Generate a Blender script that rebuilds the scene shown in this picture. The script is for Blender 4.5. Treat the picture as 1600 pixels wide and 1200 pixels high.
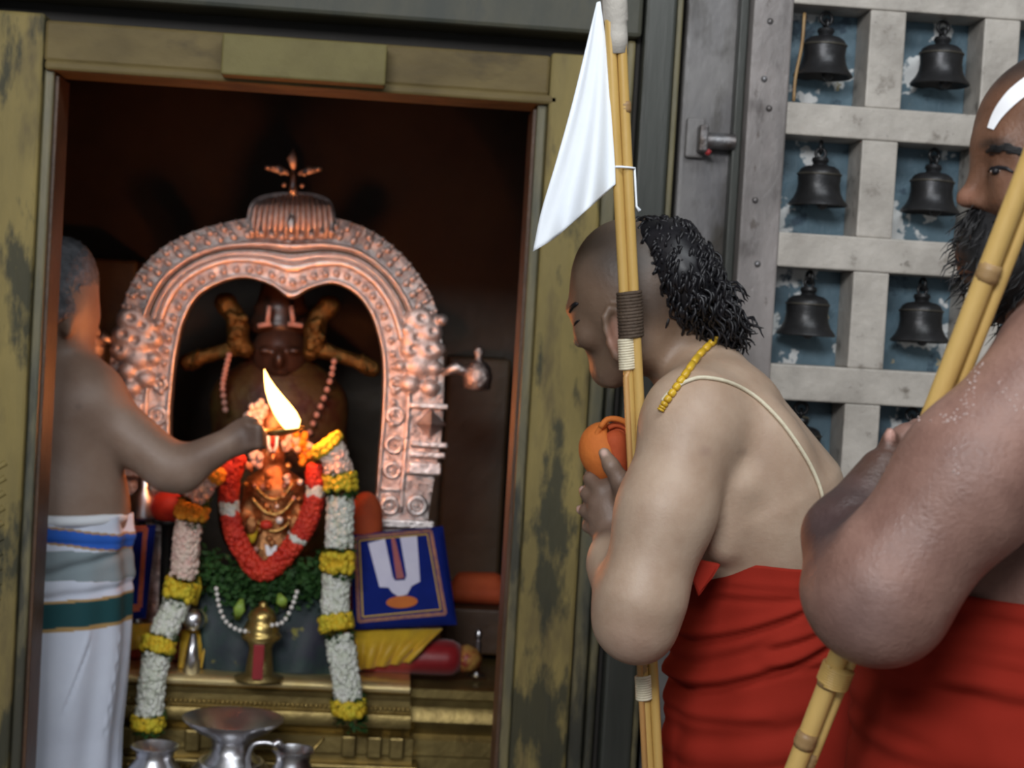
import bpy, bmesh, math, random
import numpy as np
from mathutils import Vector, Matrix
from mathutils.bvhtree import BVHTree

for _o in list(bpy.data.objects):
    bpy.data.objects.remove(_o)
SC = bpy.context.scene
COL = SC.collection
rng = random.Random(7)

# ------------------------------------------------------------------ camera
LENS = 60.0
FPX = LENS / 36.0 * 1600.0
CAM = Vector((0.0, 0.0, 1.42))
_yaw, _pit, _rol = math.radians(4.5), math.radians(-2.0), math.radians(3.4)
FWD = Vector((math.sin(_yaw) * math.cos(_pit), math.cos(_yaw) * math.cos(_pit), math.sin(_pit)))
_r0 = Vector((math.cos(_yaw), -math.sin(_yaw), 0.0))
_u0 = _r0.cross(FWD)
RIGHT = _r0 * math.cos(_rol) + _u0 * math.sin(_rol)
UP = _u0 * math.cos(_rol) - _r0 * math.sin(_rol)
cam_data = bpy.data.cameras.new('camera')
cam_data.lens = LENS
cam_data.sensor_width = 36.0
cam_data.clip_start = 0.05
cam_data.dof.use_dof = True
cam_data.dof.focus_distance = 2.0
cam_data.dof.aperture_fstop = 7.1
cam = bpy.data.objects.new('camera', cam_data)
_m = Matrix.Identity(4)
for _i in range(3):
    _m[_i][0], _m[_i][1], _m[_i][2], _m[_i][3] = RIGHT[_i], UP[_i], -FWD[_i], CAM[_i]
cam.matrix_world = _m
COL.objects.link(cam)
SC.camera = cam

# ------------------------------------------------------------------ light and exposure
SC.view_settings.view_transform = 'Standard'
SC.view_settings.look = 'None'
SC.view_settings.gamma = 1.0
SC.view_settings.use_curve_mapping = False
SC.view_settings.exposure = 0.0
world = bpy.data.worlds.new('world')
SC.world = world
world.use_nodes = True
world.node_tree.nodes['Background'].inputs[0].default_value = (0.80, 0.90, 1.0, 1)
world.node_tree.nodes['Background'].inputs[1].default_value = 0.45


def area_light(name, loc, target, sx, sy, power, color):
    l = bpy.data.lights.new(name, 'AREA')
    l.shape = 'RECTANGLE'
    l.size, l.size_y = sx, sy
    l.energy = power
    l.color = color
    o = bpy.data.objects.new(name, l)
    o.location = loc
    o.rotation_euler = (Vector(target) - Vector(loc)).to_track_quat('-Z', 'Y').to_euler()
    COL.objects.link(o)
    return o


# daylight entering the open rear of the hall, high up, and an added overhead lamp for shading from above
area_light('hall_daylight', (-0.9, -1.2, 2.95), (0.5, 2.9, 1.2), 1.8, 0.9, 135.0, (0.97, 0.98, 1.0))
area_light('overhead_fill', (0.9, 1.2, 3.05), (0.75, 2.3, 1.2), 1.6, 0.6, 30.0, (0.92, 0.97, 1.0))


# ------------------------------------------------------------------ helpers
def P(px, py, Y):
    """world point seen at photo pixel (px,py) on the plane y = Y"""
    d = FWD + RIGHT * ((px - 800.0) / FPX) + UP * ((600.0 - py) / FPX)
    return CAM + d * (Y / d.y)


def m(px, Y):
    """length in metres of px photo pixels at depth Y"""
    return px * Y / FPX


def ray(px, py):
    return (FWD + RIGHT * ((px - 800.0) / FPX) + UP * ((600.0 - py) / FPX)).normalized()


def tag(o, label=None, cat=None, group=None, kind=None):
    if label: o['label'] = label
    if cat: o['category'] = cat
    if group: o['group'] = group
    if kind: o['kind'] = kind
    return o


def thing(name, label, cat, loc=(0, 0, 0), group=None, kind=None):
    o = bpy.data.objects.new(name, None)
    o.location = loc
    o.empty_display_size = 0.05
    COL.objects.link(o)
    return tag(o, label, cat, group, kind)


def wloc(o):
    l = Vector((0, 0, 0))
    while o is not None:
        l += o.location
        o = o.parent
    return l


def link_mesh(name, verts, faces, mat, parent=None, smooth=True, bevel=0.0, origin=None):
    """verts in world space; the object is placed at `origin` (or the parent's place)"""
    me = bpy.data.meshes.new(name)
    off = wloc(parent) if parent is not None else (Vector(origin) if origin is not None else Vector((0, 0, 0)))
    if isinstance(verts, np.ndarray):
        vv = (verts - np.array(off)).tolist()
    else:
        vv = [(v[0] - off[0], v[1] - off[1], v[2] - off[2]) for v in verts]
    me.from_pydata(vv, [], faces if isinstance(faces, list) else faces.tolist())
    me.validate()
    if smooth:
        me.polygons.foreach_set('use_smooth', [True] * len(me.polygons))
    o = bpy.data.objects.new(name, me)
    if mat is not None:
        me.materials.append(mat)
    COL.objects.link(o)
    if parent is not None:
        o.parent = parent
    elif origin is not None:
        o.location = origin
    if bevel > 0:
        md = o.modifiers.new('bevel', 'BEVEL')
        md.width = bevel
        md.segments = 2
        md.limit_method = 'ANGLE'
    return o


class MB:
    """collects shapes into one mesh (world coordinates)"""
    def __init__(s):
        s.v, s.f = [], []

    def add(s, v, f):
        n = len(s.v)
        s.v += [tuple(x) for x in v]
        s.f += [tuple(i + n for i in q) for q in f]
        return s

    def box(s, a, b):
        x0, y0, z0 = min(a[0], b[0]), min(a[1], b[1]), min(a[2], b[2])
        x1, y1, z1 = max(a[0], b[0]), max(a[1], b[1]), max(a[2], b[2])
        v = [(x0, y0, z0), (x1, y0, z0), (x1, y1, z0), (x0, y1, z0), (x0, y0, z1), (x1, y0, z1), (x1, y1, z1), (x0, y1, z1)]
        f = [(0, 3, 2, 1), (4, 5, 6, 7), (0, 1, 5, 4), (1, 2, 6, 5), (2, 3, 7, 6), (3, 0, 4, 7)]
        return s.add(v, f)

    def sphere(s, c, r, nu=10, nv=6):
        if not hasattr(r, '__len__'): r = (r, r, r)
        v = [(c[0], c[1], c[2] - r[2])]
        for j in range(1, nv):
            t = -math.pi / 2 + math.pi * j / nv
            for i in range(nu):
                a = 2 * math.pi * i / nu
                v.append((c[0] + r[0] * math.cos(t) * math.cos(a), c[1] + r[1] * math.cos(t) * math.sin(a), c[2] + r[2] * math.sin(t)))
        v.append((c[0], c[1], c[2] + r[2]))
        f = [(0, 1 + (i + 1) % nu, 1 + i) for i in range(nu)]
        for j in range(nv - 2):
            for i in range(nu):
                a, b = 1 + j * nu + i, 1 + j * nu + (i + 1) % nu
                f.append((a, b, b + nu, a + nu))
        l = len(v) - 1
        q = 1 + (nv - 2) * nu
        f += [(l, q + i, q + (i + 1) % nu) for i in range(nu)]
        return s.add(v, f)

    def tube(s, pts, rad, n=10, cap=True, flat=None):
        """swept tube; flat = (dir, factor) squashes the section along dir"""
        pts = [Vector(p) for p in pts]
        if not hasattr(rad, '__len__'): rad = [rad] * len(pts)
        v, f = [], []
        t0 = (pts[1] - pts[0]).normalized()
        ref = Vector((0, 0, 1)) if abs(t0.z) < 0.9 else Vector((0, 1, 0))
        nrm = (ref - t0 * ref.dot(t0)).normalized()
        for i, p in enumerate(pts):
            t = (pts[min(i + 1, len(pts) - 1)] - pts[max(i - 1, 0)])
            if t.length < 1e-9: t = t0.copy()
            t.normalize()
            nrm = (nrm - t * nrm.dot(t))
            if nrm.length < 1e-6: nrm = t.orthogonal()
            nrm.normalize()
            bn = t.cross(nrm)
            for k in range(n):
                a = 2 * math.pi * k / n
                d = (nrm * math.cos(a) + bn * math.sin(a)) * rad[i]
                if flat: d = d - flat[0] * d.dot(flat[0]) * (1 - flat[1])
                v.append(p + d)
        for i in range(len(pts) - 1):
            for k in range(n):
                a, b = i * n + k, i * n + (k + 1) % n
                f.append((a, b, b + n, a + n))
        if cap:
            f.append(tuple(range(n - 1, -1, -1)))
            f.append(tuple((len(pts) - 1) * n + k for k in range(n)))
        return s.add(v, f)

    def lathe(s, prof, c=(0, 0, 0), n=28, M=None):
        """prof: list of (radius, height)"""
        v, f = [], []
        for r, z in prof:
            for k in range(n):
                a = 2 * math.pi * k / n
                q = Vector((max(r, 1e-4) * math.cos(a), max(r, 1e-4) * math.sin(a), z))
                if M is not None: q = M @ q
                v.append((q[0] + c[0], q[1] + c[1], q[2] + c[2]))
        for j in range(len(prof) - 1):
            for k in range(n):
                a, b = j * n + k, j * n + (k + 1) % n
                f.append((a, b, b + n, a + n))
        f.append(tuple(range(n - 1, -1, -1)))
        f.append(tuple((len(prof) - 1) * n + k for k in range(n)))
        return s.add(v, f)

    def torus(s, c, R, r, M=None, n=20, k=8):
        v, f = [], []
        for i in range(n):
            a = 2 * math.pi * i / n
            for j in range(k):
                b = 2 * math.pi * j / k
                q = Vector(((R + r * math.cos(b)) * math.cos(a), (R + r * math.cos(b)) * math.sin(a), r * math.sin(b)))
                if M is not None: q = M @ q
                v.append((q[0] + c[0], q[1] + c[1], q[2] + c[2]))
        for i in range(n):
            for j in range(k):
                f.append((i * k + j, ((i + 1) % n) * k + j, ((i + 1) % n) * k + (j + 1) % k, i * k + (j + 1) % k))
        return s.add(v, f)

    def prism(s, poly, dy):
        """poly: world points in a plane of roughly constant y, extruded by dy along y"""
        n = len(poly)
        v = [tuple(p) for p in poly] + [(p[0], p[1] + dy, p[2]) for p in poly]
        f = [tuple(range(n)), tuple(range(2 * n - 1, n - 1, -1))]
        f += [(i, i + n, (i + 1) % n + n, (i + 1) % n) for i in range(n)]
        return s.add(v, f)

    def build(s, name, mat, parent=None, smooth=True, bevel=0.0, origin=None):
        return link_mesh(name, s.v, s.f, mat, parent, smooth, bevel, origin)


def auto_smooth(o, deg=40):
    me = o.data
    me.polygons.foreach_set('use_smooth', [True] * len(me.polygons))
    me.set_sharp_from_angle(angle=math.radians(deg))
    return o


def catmull(pts, n):
    """resample a polyline of tuples to n points with a Catmull-Rom spline, even in parameter"""
    p = np.array(pts, float)
    q = np.vstack([2 * p[0] - p[1], p, 2 * p[-1] - p[-2]])
    out = []
    L = len(p) - 1
    for t in np.linspace(0, L, n):
        i = min(int(t), L - 1)
        u = t - i
        a, b, c, d = q[i], q[i + 1], q[i + 2], q[i + 3]
        out.append(0.5 * (2 * b + (c - a) * u + (2 * a - 5 * b + 4 * c - d) * u * u + (3 * b - a - 3 * c + d) * u ** 3))
    return np.array(out)


def pix(pts, n, Y=None):
    """smooth path through photo pixels (x, y[, Y])"""
    q = catmull([(a[0], a[1], (a[2] if len(a) > 2 else Y)) for a in pts], n)
    return [P(a[0], a[1], a[2]) for a in q]


# ------------------------------------------------------------------ materials
def mat(name, c1, c2=None, scale=8.0, rough=0.6, metal=0.0, bump=0.0, bscale=None, stretch=(1, 1, 1), spots=None,
        contrast=(0.35, 0.65), detail=6.0, rough2=None, attr=False, emit=None, sss=0.0, sheen=0.0, coat=0.0, spec=None, zstain=None):
    M_ = bpy.data.materials.new(name)
    M_.use_nodes = True
    nt = M_.node_tree
    N, L = nt.nodes, nt.links
    b = N['Principled BSDF']
    b.inputs['Roughness'].default_value = rough
    b.inputs['Metallic'].default_value = metal
    if spec is not None: b.inputs['Specular IOR Level'].default_value = spec
    if sheen: b.inputs['Sheen Weight'].default_value = sheen
    if coat:
        b.inputs['Coat Weight'].default_value = coat
        b.inputs['Coat Roughness'].default_value = 0.25
    if sss:
        b.inputs['Subsurface Weight'].default_value = sss
        b.inputs['Subsurface Radius'].default_value = (0.02, 0.008, 0.004)
        b.inputs['Subsurface Scale'].default_value = 0.5
    tc = N.new('ShaderNodeTexCoord')
    mp = N.new('ShaderNodeMapping')
    mp.inputs['Scale'].default_value = stretch
    L.new(tc.outputs['Object'], mp.inputs[0])

    def noise(sc, det=detail, lo=contrast[0], hi=contrast[1]):
        n = N.new('ShaderNodeTexNoise')
        n.inputs['Scale'].default_value = sc
        n.inputs['Detail'].default_value = det
        n.inputs['Roughness'].default_value = 0.6
        L.new(mp.outputs[0], n.inputs['Vector'])
        r = N.new('ShaderNodeMapRange')
        r.inputs[1].default_value, r.inputs[2].default_value = lo, hi
        L.new(n.outputs['Fac'], r.inputs[0])
        return n, r.outputs[0]

    def mix(fac, a, bb, mode='MIX'):
        x = N.new('ShaderNodeMix')
        x.data_type = 'RGBA'
        x.blend_type = mode
        if isinstance(fac, float): x.inputs[0].default_value = fac
        else: L.new(fac, x.inputs[0])
        for s_, val in ((x.inputs[6], a), (x.inputs[7], bb)):
            if isinstance(val, tuple): s_.default_value = (*val, 1)
            else: L.new(val, s_)
        return x.outputs[2]

    col = c1
    if attr:
        at = N.new('ShaderNodeAttribute')
        at.attribute_name = 'Col'
        col = at.outputs['Color']
    if c2 is not None:
        n, r = noise(scale)
        if attr: col = mix(r, col, mix(1.0, col, c2, 'MULTIPLY'))
        else: col = mix(r, col, c2)
        if rough2 is not None:
            rr = N.new('ShaderNodeMapRange')
            rr.inputs[3].default_value, rr.inputs[4].default_value = rough, rough2
            L.new(r, rr.inputs[0])
            L.new(rr.outputs[0], b.inputs['Roughness'])
    for (sc, c3, lo, hi) in (spots or []):
        n, r = noise(sc, 4.0, lo, hi)
        col = mix(r, col, c3)
    if zstain:                                   # grime that has crept up from below: (colour, z_clean, gain, scale, threshold)
        n, _ = noise(zstain[3], 6.0)
        sp_ = N.new('ShaderNodeSeparateXYZ'); L.new(tc.outputs['Object'], sp_.inputs[0])
        q1 = N.new('ShaderNodeMath'); q1.operation = 'SUBTRACT'; q1.inputs[0].default_value = zstain[1]; L.new(sp_.outputs[2], q1.inputs[1])
        q2 = N.new('ShaderNodeMath'); q2.operation = 'MULTIPLY_ADD'; q2.use_clamp = False
        L.new(q1.outputs[0], q2.inputs[0]); q2.inputs[1].default_value = zstain[2]; L.new(n.outputs['Fac'], q2.inputs[2])
        q3 = N.new('ShaderNodeMapRange'); q3.inputs[1].default_value, q3.inputs[2].default_value = zstain[4], zstain[4] + 0.09
        q3.inputs[4].default_value = 0.85
        L.new(q2.outputs[0], q3.inputs[0])
        col = mix(q3.outputs[0], col, zstain[0])
    if isinstance(col, tuple): b.inputs['Base Color'].default_value = (*col, 1)
    else: L.new(col, b.inputs['Base Color'])
    if bump:
        n, r = noise(bscale or scale * 4, 5.0, 0.0, 1.0)
        bp = N.new('ShaderNodeBump')
        bp.inputs['Strength'].default_value = bump
        bp.inputs['Distance'].default_value = 0.01
        L.new(r, bp.inputs['Height'])
        L.new(bp.outputs[0], b.inputs['Normal'])
    if emit:
        b.inputs['Emission Color'].default_value = (*emit[0], 1)
        b.inputs['Emission Strength'].default_value = emit[1]
    return M_


MT = {}
MT['ochre'] = mat('ochre_paint', (0.27, 0.208, 0.072), (0.175, 0.138, 0.052), 9, 0.6, 0, 0.25, 30, (1, 1, 0.3),
                  [(14.0, (0.13, 0.10, 0.045), 0.52, 0.66), (40.0, (0.6, 0.58, 0.5), 0.755, 0.80)], zstain=((0.028, 0.032, 0.024), 1.56, 0.10, 17.0, 0.545), spec=0.25)
MT['ochre_block'] = mat('ochre_block', (0.165, 0.14, 0.052), (0.12, 0.098, 0.036), 9, 0.6, 0, 0.25, 30, spec=0.25)
MT['ochre_clean'] = mat('ochre_lintel', (0.16, 0.118, 0.045), (0.09, 0.064, 0.024), 9, 0.6, 0, 0.25, 25, (0.5, 1, 1),
                        [(12.0, (0.06, 0.043, 0.02), 0.55, 0.70), (30.0, (0.45, 0.4, 0.3), 0.73, 0.82)], spec=0.25)
MT['ochre_worn'] = mat('ochre_worn', (0.22, 0.18, 0.08), (0.055, 0.06, 0.045), 11, 0.5, 0, 0.25, 30, (1, 1, 0.2), zstain=((0.02, 0.022, 0.018), 1.45, 0.12, 14.0, 0.56))
MT['greenish'] = mat('green_grey_stone', (0.034, 0.038, 0.029), (0.070, 0.066, 0.042), 12, 0.6, 0, 0.2, 22, (1, 1, 0.4),
                     [(24.0, (0.03, 0.035, 0.03), 0.55, 0.75)])
MT['dark_post'] = mat('dark_oiled_post', (0.028, 0.032, 0.027), (0.062, 0.065, 0.055), 8, 0.42, 0, 0.15, 30, (1, 1, 0.12))
MT['black'] = mat('soot_black', (0.012, 0.010, 0.008), (0.022, 0.018, 0.013), 6, 0.7, 0, 0.2, 20)
MT['plank'] = mat('grey_plank', (0.11, 0.105, 0.11), (0.20, 0.19, 0.185), 9, 0.38, 0, 0.25, 25, (1, 1, 0.5),
                  [(11.0, (0.045, 0.038, 0.03), 0.52, 0.68)])
MT['lattice'] = mat('grey_brown_wood', (0.50, 0.46, 0.41), (0.33, 0.30, 0.265), 11, 0.48, 0, 0.3, 40, (1, 1, 1),
                    [(22.0, (0.15, 0.125, 0.10), 0.60, 0.74), (40.0, (0.10, 0.085, 0.07), 0.66, 0.74), (55.0, (0.6, 0.58, 0.55), 0.70, 0.78)])
MT['lattice_v'] = mat('grey_brown_wood_upright', (0.29, 0.26, 0.25), (0.15, 0.135, 0.13), 10, 0.42, 0, 0.3, 40, (1, 1, 0.5),
                      [(20.0, (0.10, 0.085, 0.08), 0.58, 0.72), (45.0, (0.10, 0.08, 0.07), 0.66, 0.74), (60.0, (0.6, 0.58, 0.55), 0.71, 0.78)])
MT['blue'] = mat('peeling_blue_paint', (0.09, 0.155, 0.20), (0.13, 0.21, 0.26), 14, 0.5, 0, 0.3, 50, (1, 1, 1),
                 [(9.5, (0.75, 0.76, 0.75), 0.56, 0.58), (24.0, (0.42, 0.36, 0.22), 0.67, 0.69), (15.0, (0.04, 0.075, 0.11), 0.60, 0.66)])
MT['iron'] = mat('dull_iron', (0.24, 0.24, 0.25), (0.10, 0.08, 0.07), 30, 0.4, 0.7, 0.3, 60)
MT['bronze'] = mat('dark_bronze', (0.052, 0.052, 0.056), (0.03, 0.03, 0.031), 20, 0.38, 0.6, 0.1, 60)
MT['bronze_lip'] = mat('worn_bronze_edge', (0.12, 0.11, 0.09), (0.06, 0.055, 0.05), 40, 0.4, 0.6)
MT['brass'] = mat('brass', (0.55, 0.40, 0.14), (0.36, 0.25, 0.08), 18, 0.32, 0.9, 0.1, 60)
MT['brass_bright'] = mat('highlit_brass', (0.95, 0.78, 0.42), (0.80, 0.62, 0.28), 14, 0.38, 0.9, 0.05, 40)  # the lip's highlight is put into this paler brass colour
MT['brass_dull'] = mat('dull_brass', (0.36, 0.27, 0.10), (0.22, 0.16, 0.06), 14, 0.42, 0.85, 0.2, 40)
MT['gold'] = mat('gold_idol', (0.75, 0.47, 0.16), (0.45, 0.25, 0.07), 40, 0.3, 0.9, 0.3, 120)
MT['gold_dim'] = mat('shrine_dim_gold', (0.26, 0.155, 0.045), (0.12, 0.06, 0.016), 45, 0.42, 0.8, 0.8, 70)  # gold darkened in colour to sit dim inside the shrine
MT['copper'] = mat('copper_gold', (0.72, 0.36, 0.15), (0.40, 0.16, 0.06), 60, 0.3, 0.9, 0.4, 150)
MT['silver'] = mat('silver', (0.90, 0.83, 0.80), (0.72, 0.64, 0.62), 45, 0.40, 1.0, 0.35, 90)
MT['silver_matte'] = mat('frosted_silver', (0.92, 0.84, 0.80), (0.70, 0.60, 0.57), 60, 0.58, 0.9, 0.2, 90)
MT['silver_rel'] = mat('embossed_silver', (0.90, 0.82, 0.79), (0.40, 0.32, 0.30), 38, 0.42, 1.0, 0.8, 60)
MT['steel'] = mat('polished_steel', (0.80, 0.80, 0.83), (0.62, 0.62, 0.66), 9, 0.32, 1.0, 0.05, 40)
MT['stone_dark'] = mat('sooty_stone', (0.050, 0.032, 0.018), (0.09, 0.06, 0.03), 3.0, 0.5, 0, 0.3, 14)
MT['stone_lit'] = mat('lit_yellow_stone', (0.17, 0.11, 0.035), (0.06, 0.04, 0.018), 4.0, 0.45, 0, 0.3, 14)
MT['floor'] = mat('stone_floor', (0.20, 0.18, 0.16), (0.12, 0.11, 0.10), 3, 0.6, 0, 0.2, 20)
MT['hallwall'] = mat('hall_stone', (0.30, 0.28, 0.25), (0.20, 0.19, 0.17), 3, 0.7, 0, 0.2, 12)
MT['skin'] = mat('skin', (0.5, 0.35, 0.25), (0.84, 0.79, 0.76), 16, 0.5, 0, 0.10, 160, attr=True, sss=0.06)
MT['skin_oily'] = mat('oiled_skin', (0.2, 0.1, 0.07), (0.70, 0.66, 0.66), 20, 0.50, 0, 0.22, 230, attr=True, rough2=0.36)
MT['red_cloth'] = mat('red_cotton', (0.295, 0.024, 0.014), (0.235, 0.018, 0.010), 5, 0.85, 0, 0.06, 350, spec=0.08)
MT['cloth_attr'] = mat('printed_cotton', (1, 1, 1), (0.90, 0.90, 0.92), 6, 0.8, 0, 0.08, 200, attr=True)
MT['white_cloth'] = mat('white_cotton', (0.86, 0.91, 0.96), (0.82, 0.87, 0.94), 6, 0.8, 0, 0.06, 250)
MT['grey_cloth'] = mat('greyish_cotton', (0.52, 0.49, 0.44), (0.42, 0.39, 0.35), 20, 0.85, 0, 0.2, 120)
MT['orange_cloth'] = mat('orange_cotton', (0.62, 0.17, 0.025), (0.50, 0.12, 0.02), 14, 0.8, 0, 0.15, 150)
MT['orange_dark'] = mat('red_orange_cotton', (0.50, 0.085, 0.02), (0.40, 0.06, 0.015), 14, 0.8, 0, 0.15, 150)
MT['bamboo'] = mat('bamboo', (0.62, 0.42, 0.145), (0.50, 0.31, 0.085), 9, 0.38, 0, 0.1, 80, (1, 1, 0.15),
                   [(24.0, (0.24, 0.13, 0.05), 0.70, 0.80)])
MT['bamboo_red'] = mat('reddish_bamboo', (0.58, 0.26, 0.08), (0.50, 0.32, 0.12), 9, 0.38, 0, 0.1, 80, (1, 1, 0.15))
MT['node'] = mat('bamboo_joint', (0.36, 0.23, 0.10), (0.26, 0.15, 0.06), 40, 0.5)
MT['thread_brown'] = mat('brown_thread', (0.055, 0.035, 0.022), (0.09, 0.06, 0.04), 60, 0.7, 0, 0.4, 200)
MT['thread_cream'] = mat('cream_thread', (0.72, 0.66, 0.50), (0.62, 0.55, 0.40), 60, 0.7, 0, 0.2, 200)
MT['hair'] = mat('black_hair', (0.006, 0.006, 0.008), (0.014, 0.013, 0.016), 30, 0.42, spec=0.4)
MT['beard'] = mat('greying_beard', (0.010, 0.010, 0.011), (0.03, 0.03, 0.032), 40, 0.45)
MT['hair_grey'] = mat('grey_hair', (0.17, 0.18, 0.20), (0.07, 0.075, 0.085), 50, 0.7, 0, 0.5, 140)
MT['bead_yellow'] = mat('yellow_bead', (0.72, 0.46, 0.035), (0.55, 0.33, 0.02), 60, 0.35)
MT['bead_pink'] = mat('pink_bead', (0.6, 0.35, 0.28), (0.5, 0.25, 0.2), 60, 0.35)
MT['pearl'] = mat('pearl', (0.75, 0.72, 0.68), None, 1, 0.2)
MT['pale_fleck'] = mat('pale_fleck_tone', (0.55, 0.46, 0.44), (0.40, 0.30, 0.27), 200, 0.4)
MT['white_paint'] = mat('white_paste', (0.88, 0.89, 0.92), None, 1, 0.8)
MT['red_paint'] = mat('red_paste', (0.55, 0.02, 0.02), None, 1, 0.7)
MT['jasmine'] = mat('jasmine', (0.74, 0.74, 0.70), (0.58, 0.62, 0.50), 60, 0.7)
MT['jasmine_lit'] = mat('flame_lit_jasmine', (0.72, 0.50, 0.44), (0.68, 0.58, 0.48), 50, 0.7)  # jasmine near the flame, its pink light put into the colour
MT['marigold'] = mat('marigold', (0.70, 0.43, 0.015), (0.58, 0.50, 0.03), 40, 0.75)
MT['marigold_o'] = mat('orange_marigold', (0.85, 0.36, 0.02), (0.75, 0.28, 0.02), 40, 0.75)
MT['leaf'] = mat('green_leaf', (0.035, 0.10, 0.02), (0.015, 0.05, 0.012), 30, 0.55)
MT['leaf_light'] = mat('light_green_leaf', (0.30, 0.42, 0.06), (0.18, 0.30, 0.05), 30, 0.5)
MT['rose'] = mat('red_flower', (0.66, 0.045, 0.015), (0.50, 0.02, 0.01), 40, 0.6)
MT['blue_cloth'] = mat('royal_blue_cloth', (0.008, 0.020, 0.19), (0.006, 0.016, 0.15), 20, 0.8, 0, 0.1, 200, spec=0.1)
MT['border_cloth'] = mat('brocade_border', (0.42, 0.20, 0.10), (0.22, 0.09, 0.12), 90, 0.6, 0, 0.2, 200)
MT['border_orange'] = mat('orange_brocade_border', (0.62, 0.13, 0.03), (0.40, 0.08, 0.05), 90, 0.6, 0, 0.2, 200)
MT['lilac_white'] = mat('lilac_white_applique', (0.68, 0.66, 0.80), (0.62, 0.60, 0.76), 20, 0.8)
MT['red_silk'] = mat('red_silk', (0.30, 0.008, 0.012), (0.22, 0.006, 0.01), 10, 0.45, 0, 0.1, 60, sheen=0.2)
MT['yellow_silk'] = mat('yellow_silk', (0.66, 0.42, 0.02), (0.52, 0.30, 0.015), 12, 0.5, 0, 0.2, 60, sheen=0.2)
MT['green_silk'] = mat('dark_green_silk', (0.008, 0.034, 0.026), (0.014, 0.014, 0.032), 12, 0.6, 0, 0.15, 50,
                       spots=[(20.0, (0.22, 0.20, 0.03), 0.62, 0.68)])
MT['brocade_gold'] = mat('gold_red_brocade', (0.22, 0.02, 0.015), (0.50, 0.32, 0.08), 45, 0.45, 0, 0.2, 80)
MT['idol_dark'] = mat('dark_idol_stone', (0.035, 0.018, 0.012), (0.06, 0.03, 0.02), 20, 0.35)
MT['idol_cloth'] = mat('dim_gold_silk', (0.10, 0.065, 0.018), (0.055, 0.014, 0.008), 18, 0.5, 0.3, 0.3, 50)
MT['wood_brown'] = mat('brown_wood', (0.10, 0.05, 0.025), (0.06, 0.03, 0.015), 10, 0.5, 0, 0.2, 40)
# ================================================================== THE SETTING
YD = 3.0


def X(px, Y=YD): return P(px, 600, Y).x


def Z(py, Y=YD): return P(800, py, Y).z


def struct(name, boxes, material, bevel=0.0, parent=None):
    b = MB()
    for a, c in boxes: b.box(a, c)
    o = b.build(name, material, parent, smooth=False, bevel=bevel)
    if parent is None: o['kind'] = 'structure'
    return o


struct('floor', [((-3.0, -3.0, -0.1), (3.2, 4.9, 0.0))], MT['floor'])
struct('ceiling', [((-3.0, -3.0, 3.15), (3.2, 3.2, 3.25))], MT['hallwall'])
struct('wall_left', [((-3.0, -3.0, 0), (-2.85, 3.0, 3.15))], MT['hallwall'])
struct('wall_right', [((3.05, -3.0, 0), (3.2, 3.0, 3.15))], MT['hallwall'])
xl, xr, zl = -0.585, X(815), 1.812            # clear doorway
struct('wall_front', [((-3.0, 3.02, 0), (xl - 0.12, 3.12, 3.15)), ((X(1035), 3.08, 0), (3.2, 3.16, 3.15)),
                      ((xr + 0.1, 3.06, 0), (X(1035), 3.12, 3.15)), ((xl - 0.12, 3.08, 1.90), (xr + 0.1, 3.12, 3.15))], MT['black'])
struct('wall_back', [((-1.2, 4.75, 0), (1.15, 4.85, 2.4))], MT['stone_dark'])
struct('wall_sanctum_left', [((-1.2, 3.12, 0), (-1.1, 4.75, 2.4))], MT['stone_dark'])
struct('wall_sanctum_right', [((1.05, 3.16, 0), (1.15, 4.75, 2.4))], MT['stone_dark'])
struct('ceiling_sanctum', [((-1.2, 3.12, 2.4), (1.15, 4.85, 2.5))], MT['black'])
o = struct('trim_1', [((P(120, 500, 4.5).x, 4.45, 0), (P(215, 500, 4.5).x, 4.75, P(170, 405, 4.5).z))], MT['stone_lit'], 0.01)  # added block, coloured as the lit patch of the back wall
o['label'] = 'yellow block standing in for a lit patch of the back wall'
o = struct('trim_2', [((P(700, 600, 4.5).x, 4.55, 0), (P(800, 600, 4.5).x, 4.75, P(760, 560, 4.5).z))], MT['stone_dark'], 0.01)

# ---- the doorway frame
fr = thing('trim_3', 'ochre painted stepped door frame around the dark shrine', None, (0, YD, 0), kind='structure')
xlf = X(42)
struct('jamb', [((-1.35, 3.0, 0), (xlf, 3.12, 1.905))], MT['ochre'], 0.006, fr)
struct('jamb_fillet', [((xlf, 3.014, 0), (xl, 3.12, zl))], MT['ochre_worn'], 0.004, fr)
struct('jamb_reveal', [((xl - 0.01, 3.03, 0), (xl + 0.006, 3.13, zl - 0.008))], MT['wood_brown'], 0.002, fr)
xrf = X(831)
struct('jamb_fillet', [((xr, 3.014, 0), (xrf, 3.12, zl))], MT['ochre_worn'], 0.004, fr)
struct('jamb_reveal', [((xr - 0.006, 3.03, 0), (xr + 0.01, 3.13, zl - 0.008))], MT['wood_brown'], 0.002, fr)
struct('jamb', [((xrf, 3.0, 0), (X(921), 3.12, 1.90))], MT['ochre'], 0.006, fr)
struct('jamb_band', [((X(923), 3.02, 0), (X(947), 3.12, 1.932))], MT['ochre_worn'], 0.004, fr)
struct('jamb_bead', [((X(949), 3.005, 0), (X(962), 3.12, 1.932))], MT['ochre_worn'], 0.005, fr)
struct('lintel', [((xlf, 3.004, zl + 0.012), (xrf, 3.12, 1.895))], MT['ochre_clean'], 0.006, fr)
struct('lintel_fillet', [((xl - 0.015, 3.0, zl - 0.003), (X(846), 3.12, zl + 0.014))], MT['ochre_clean'], 0.005, fr)
a, c = P(348, 52, 2.96), P(602, 131, 2.96)
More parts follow.
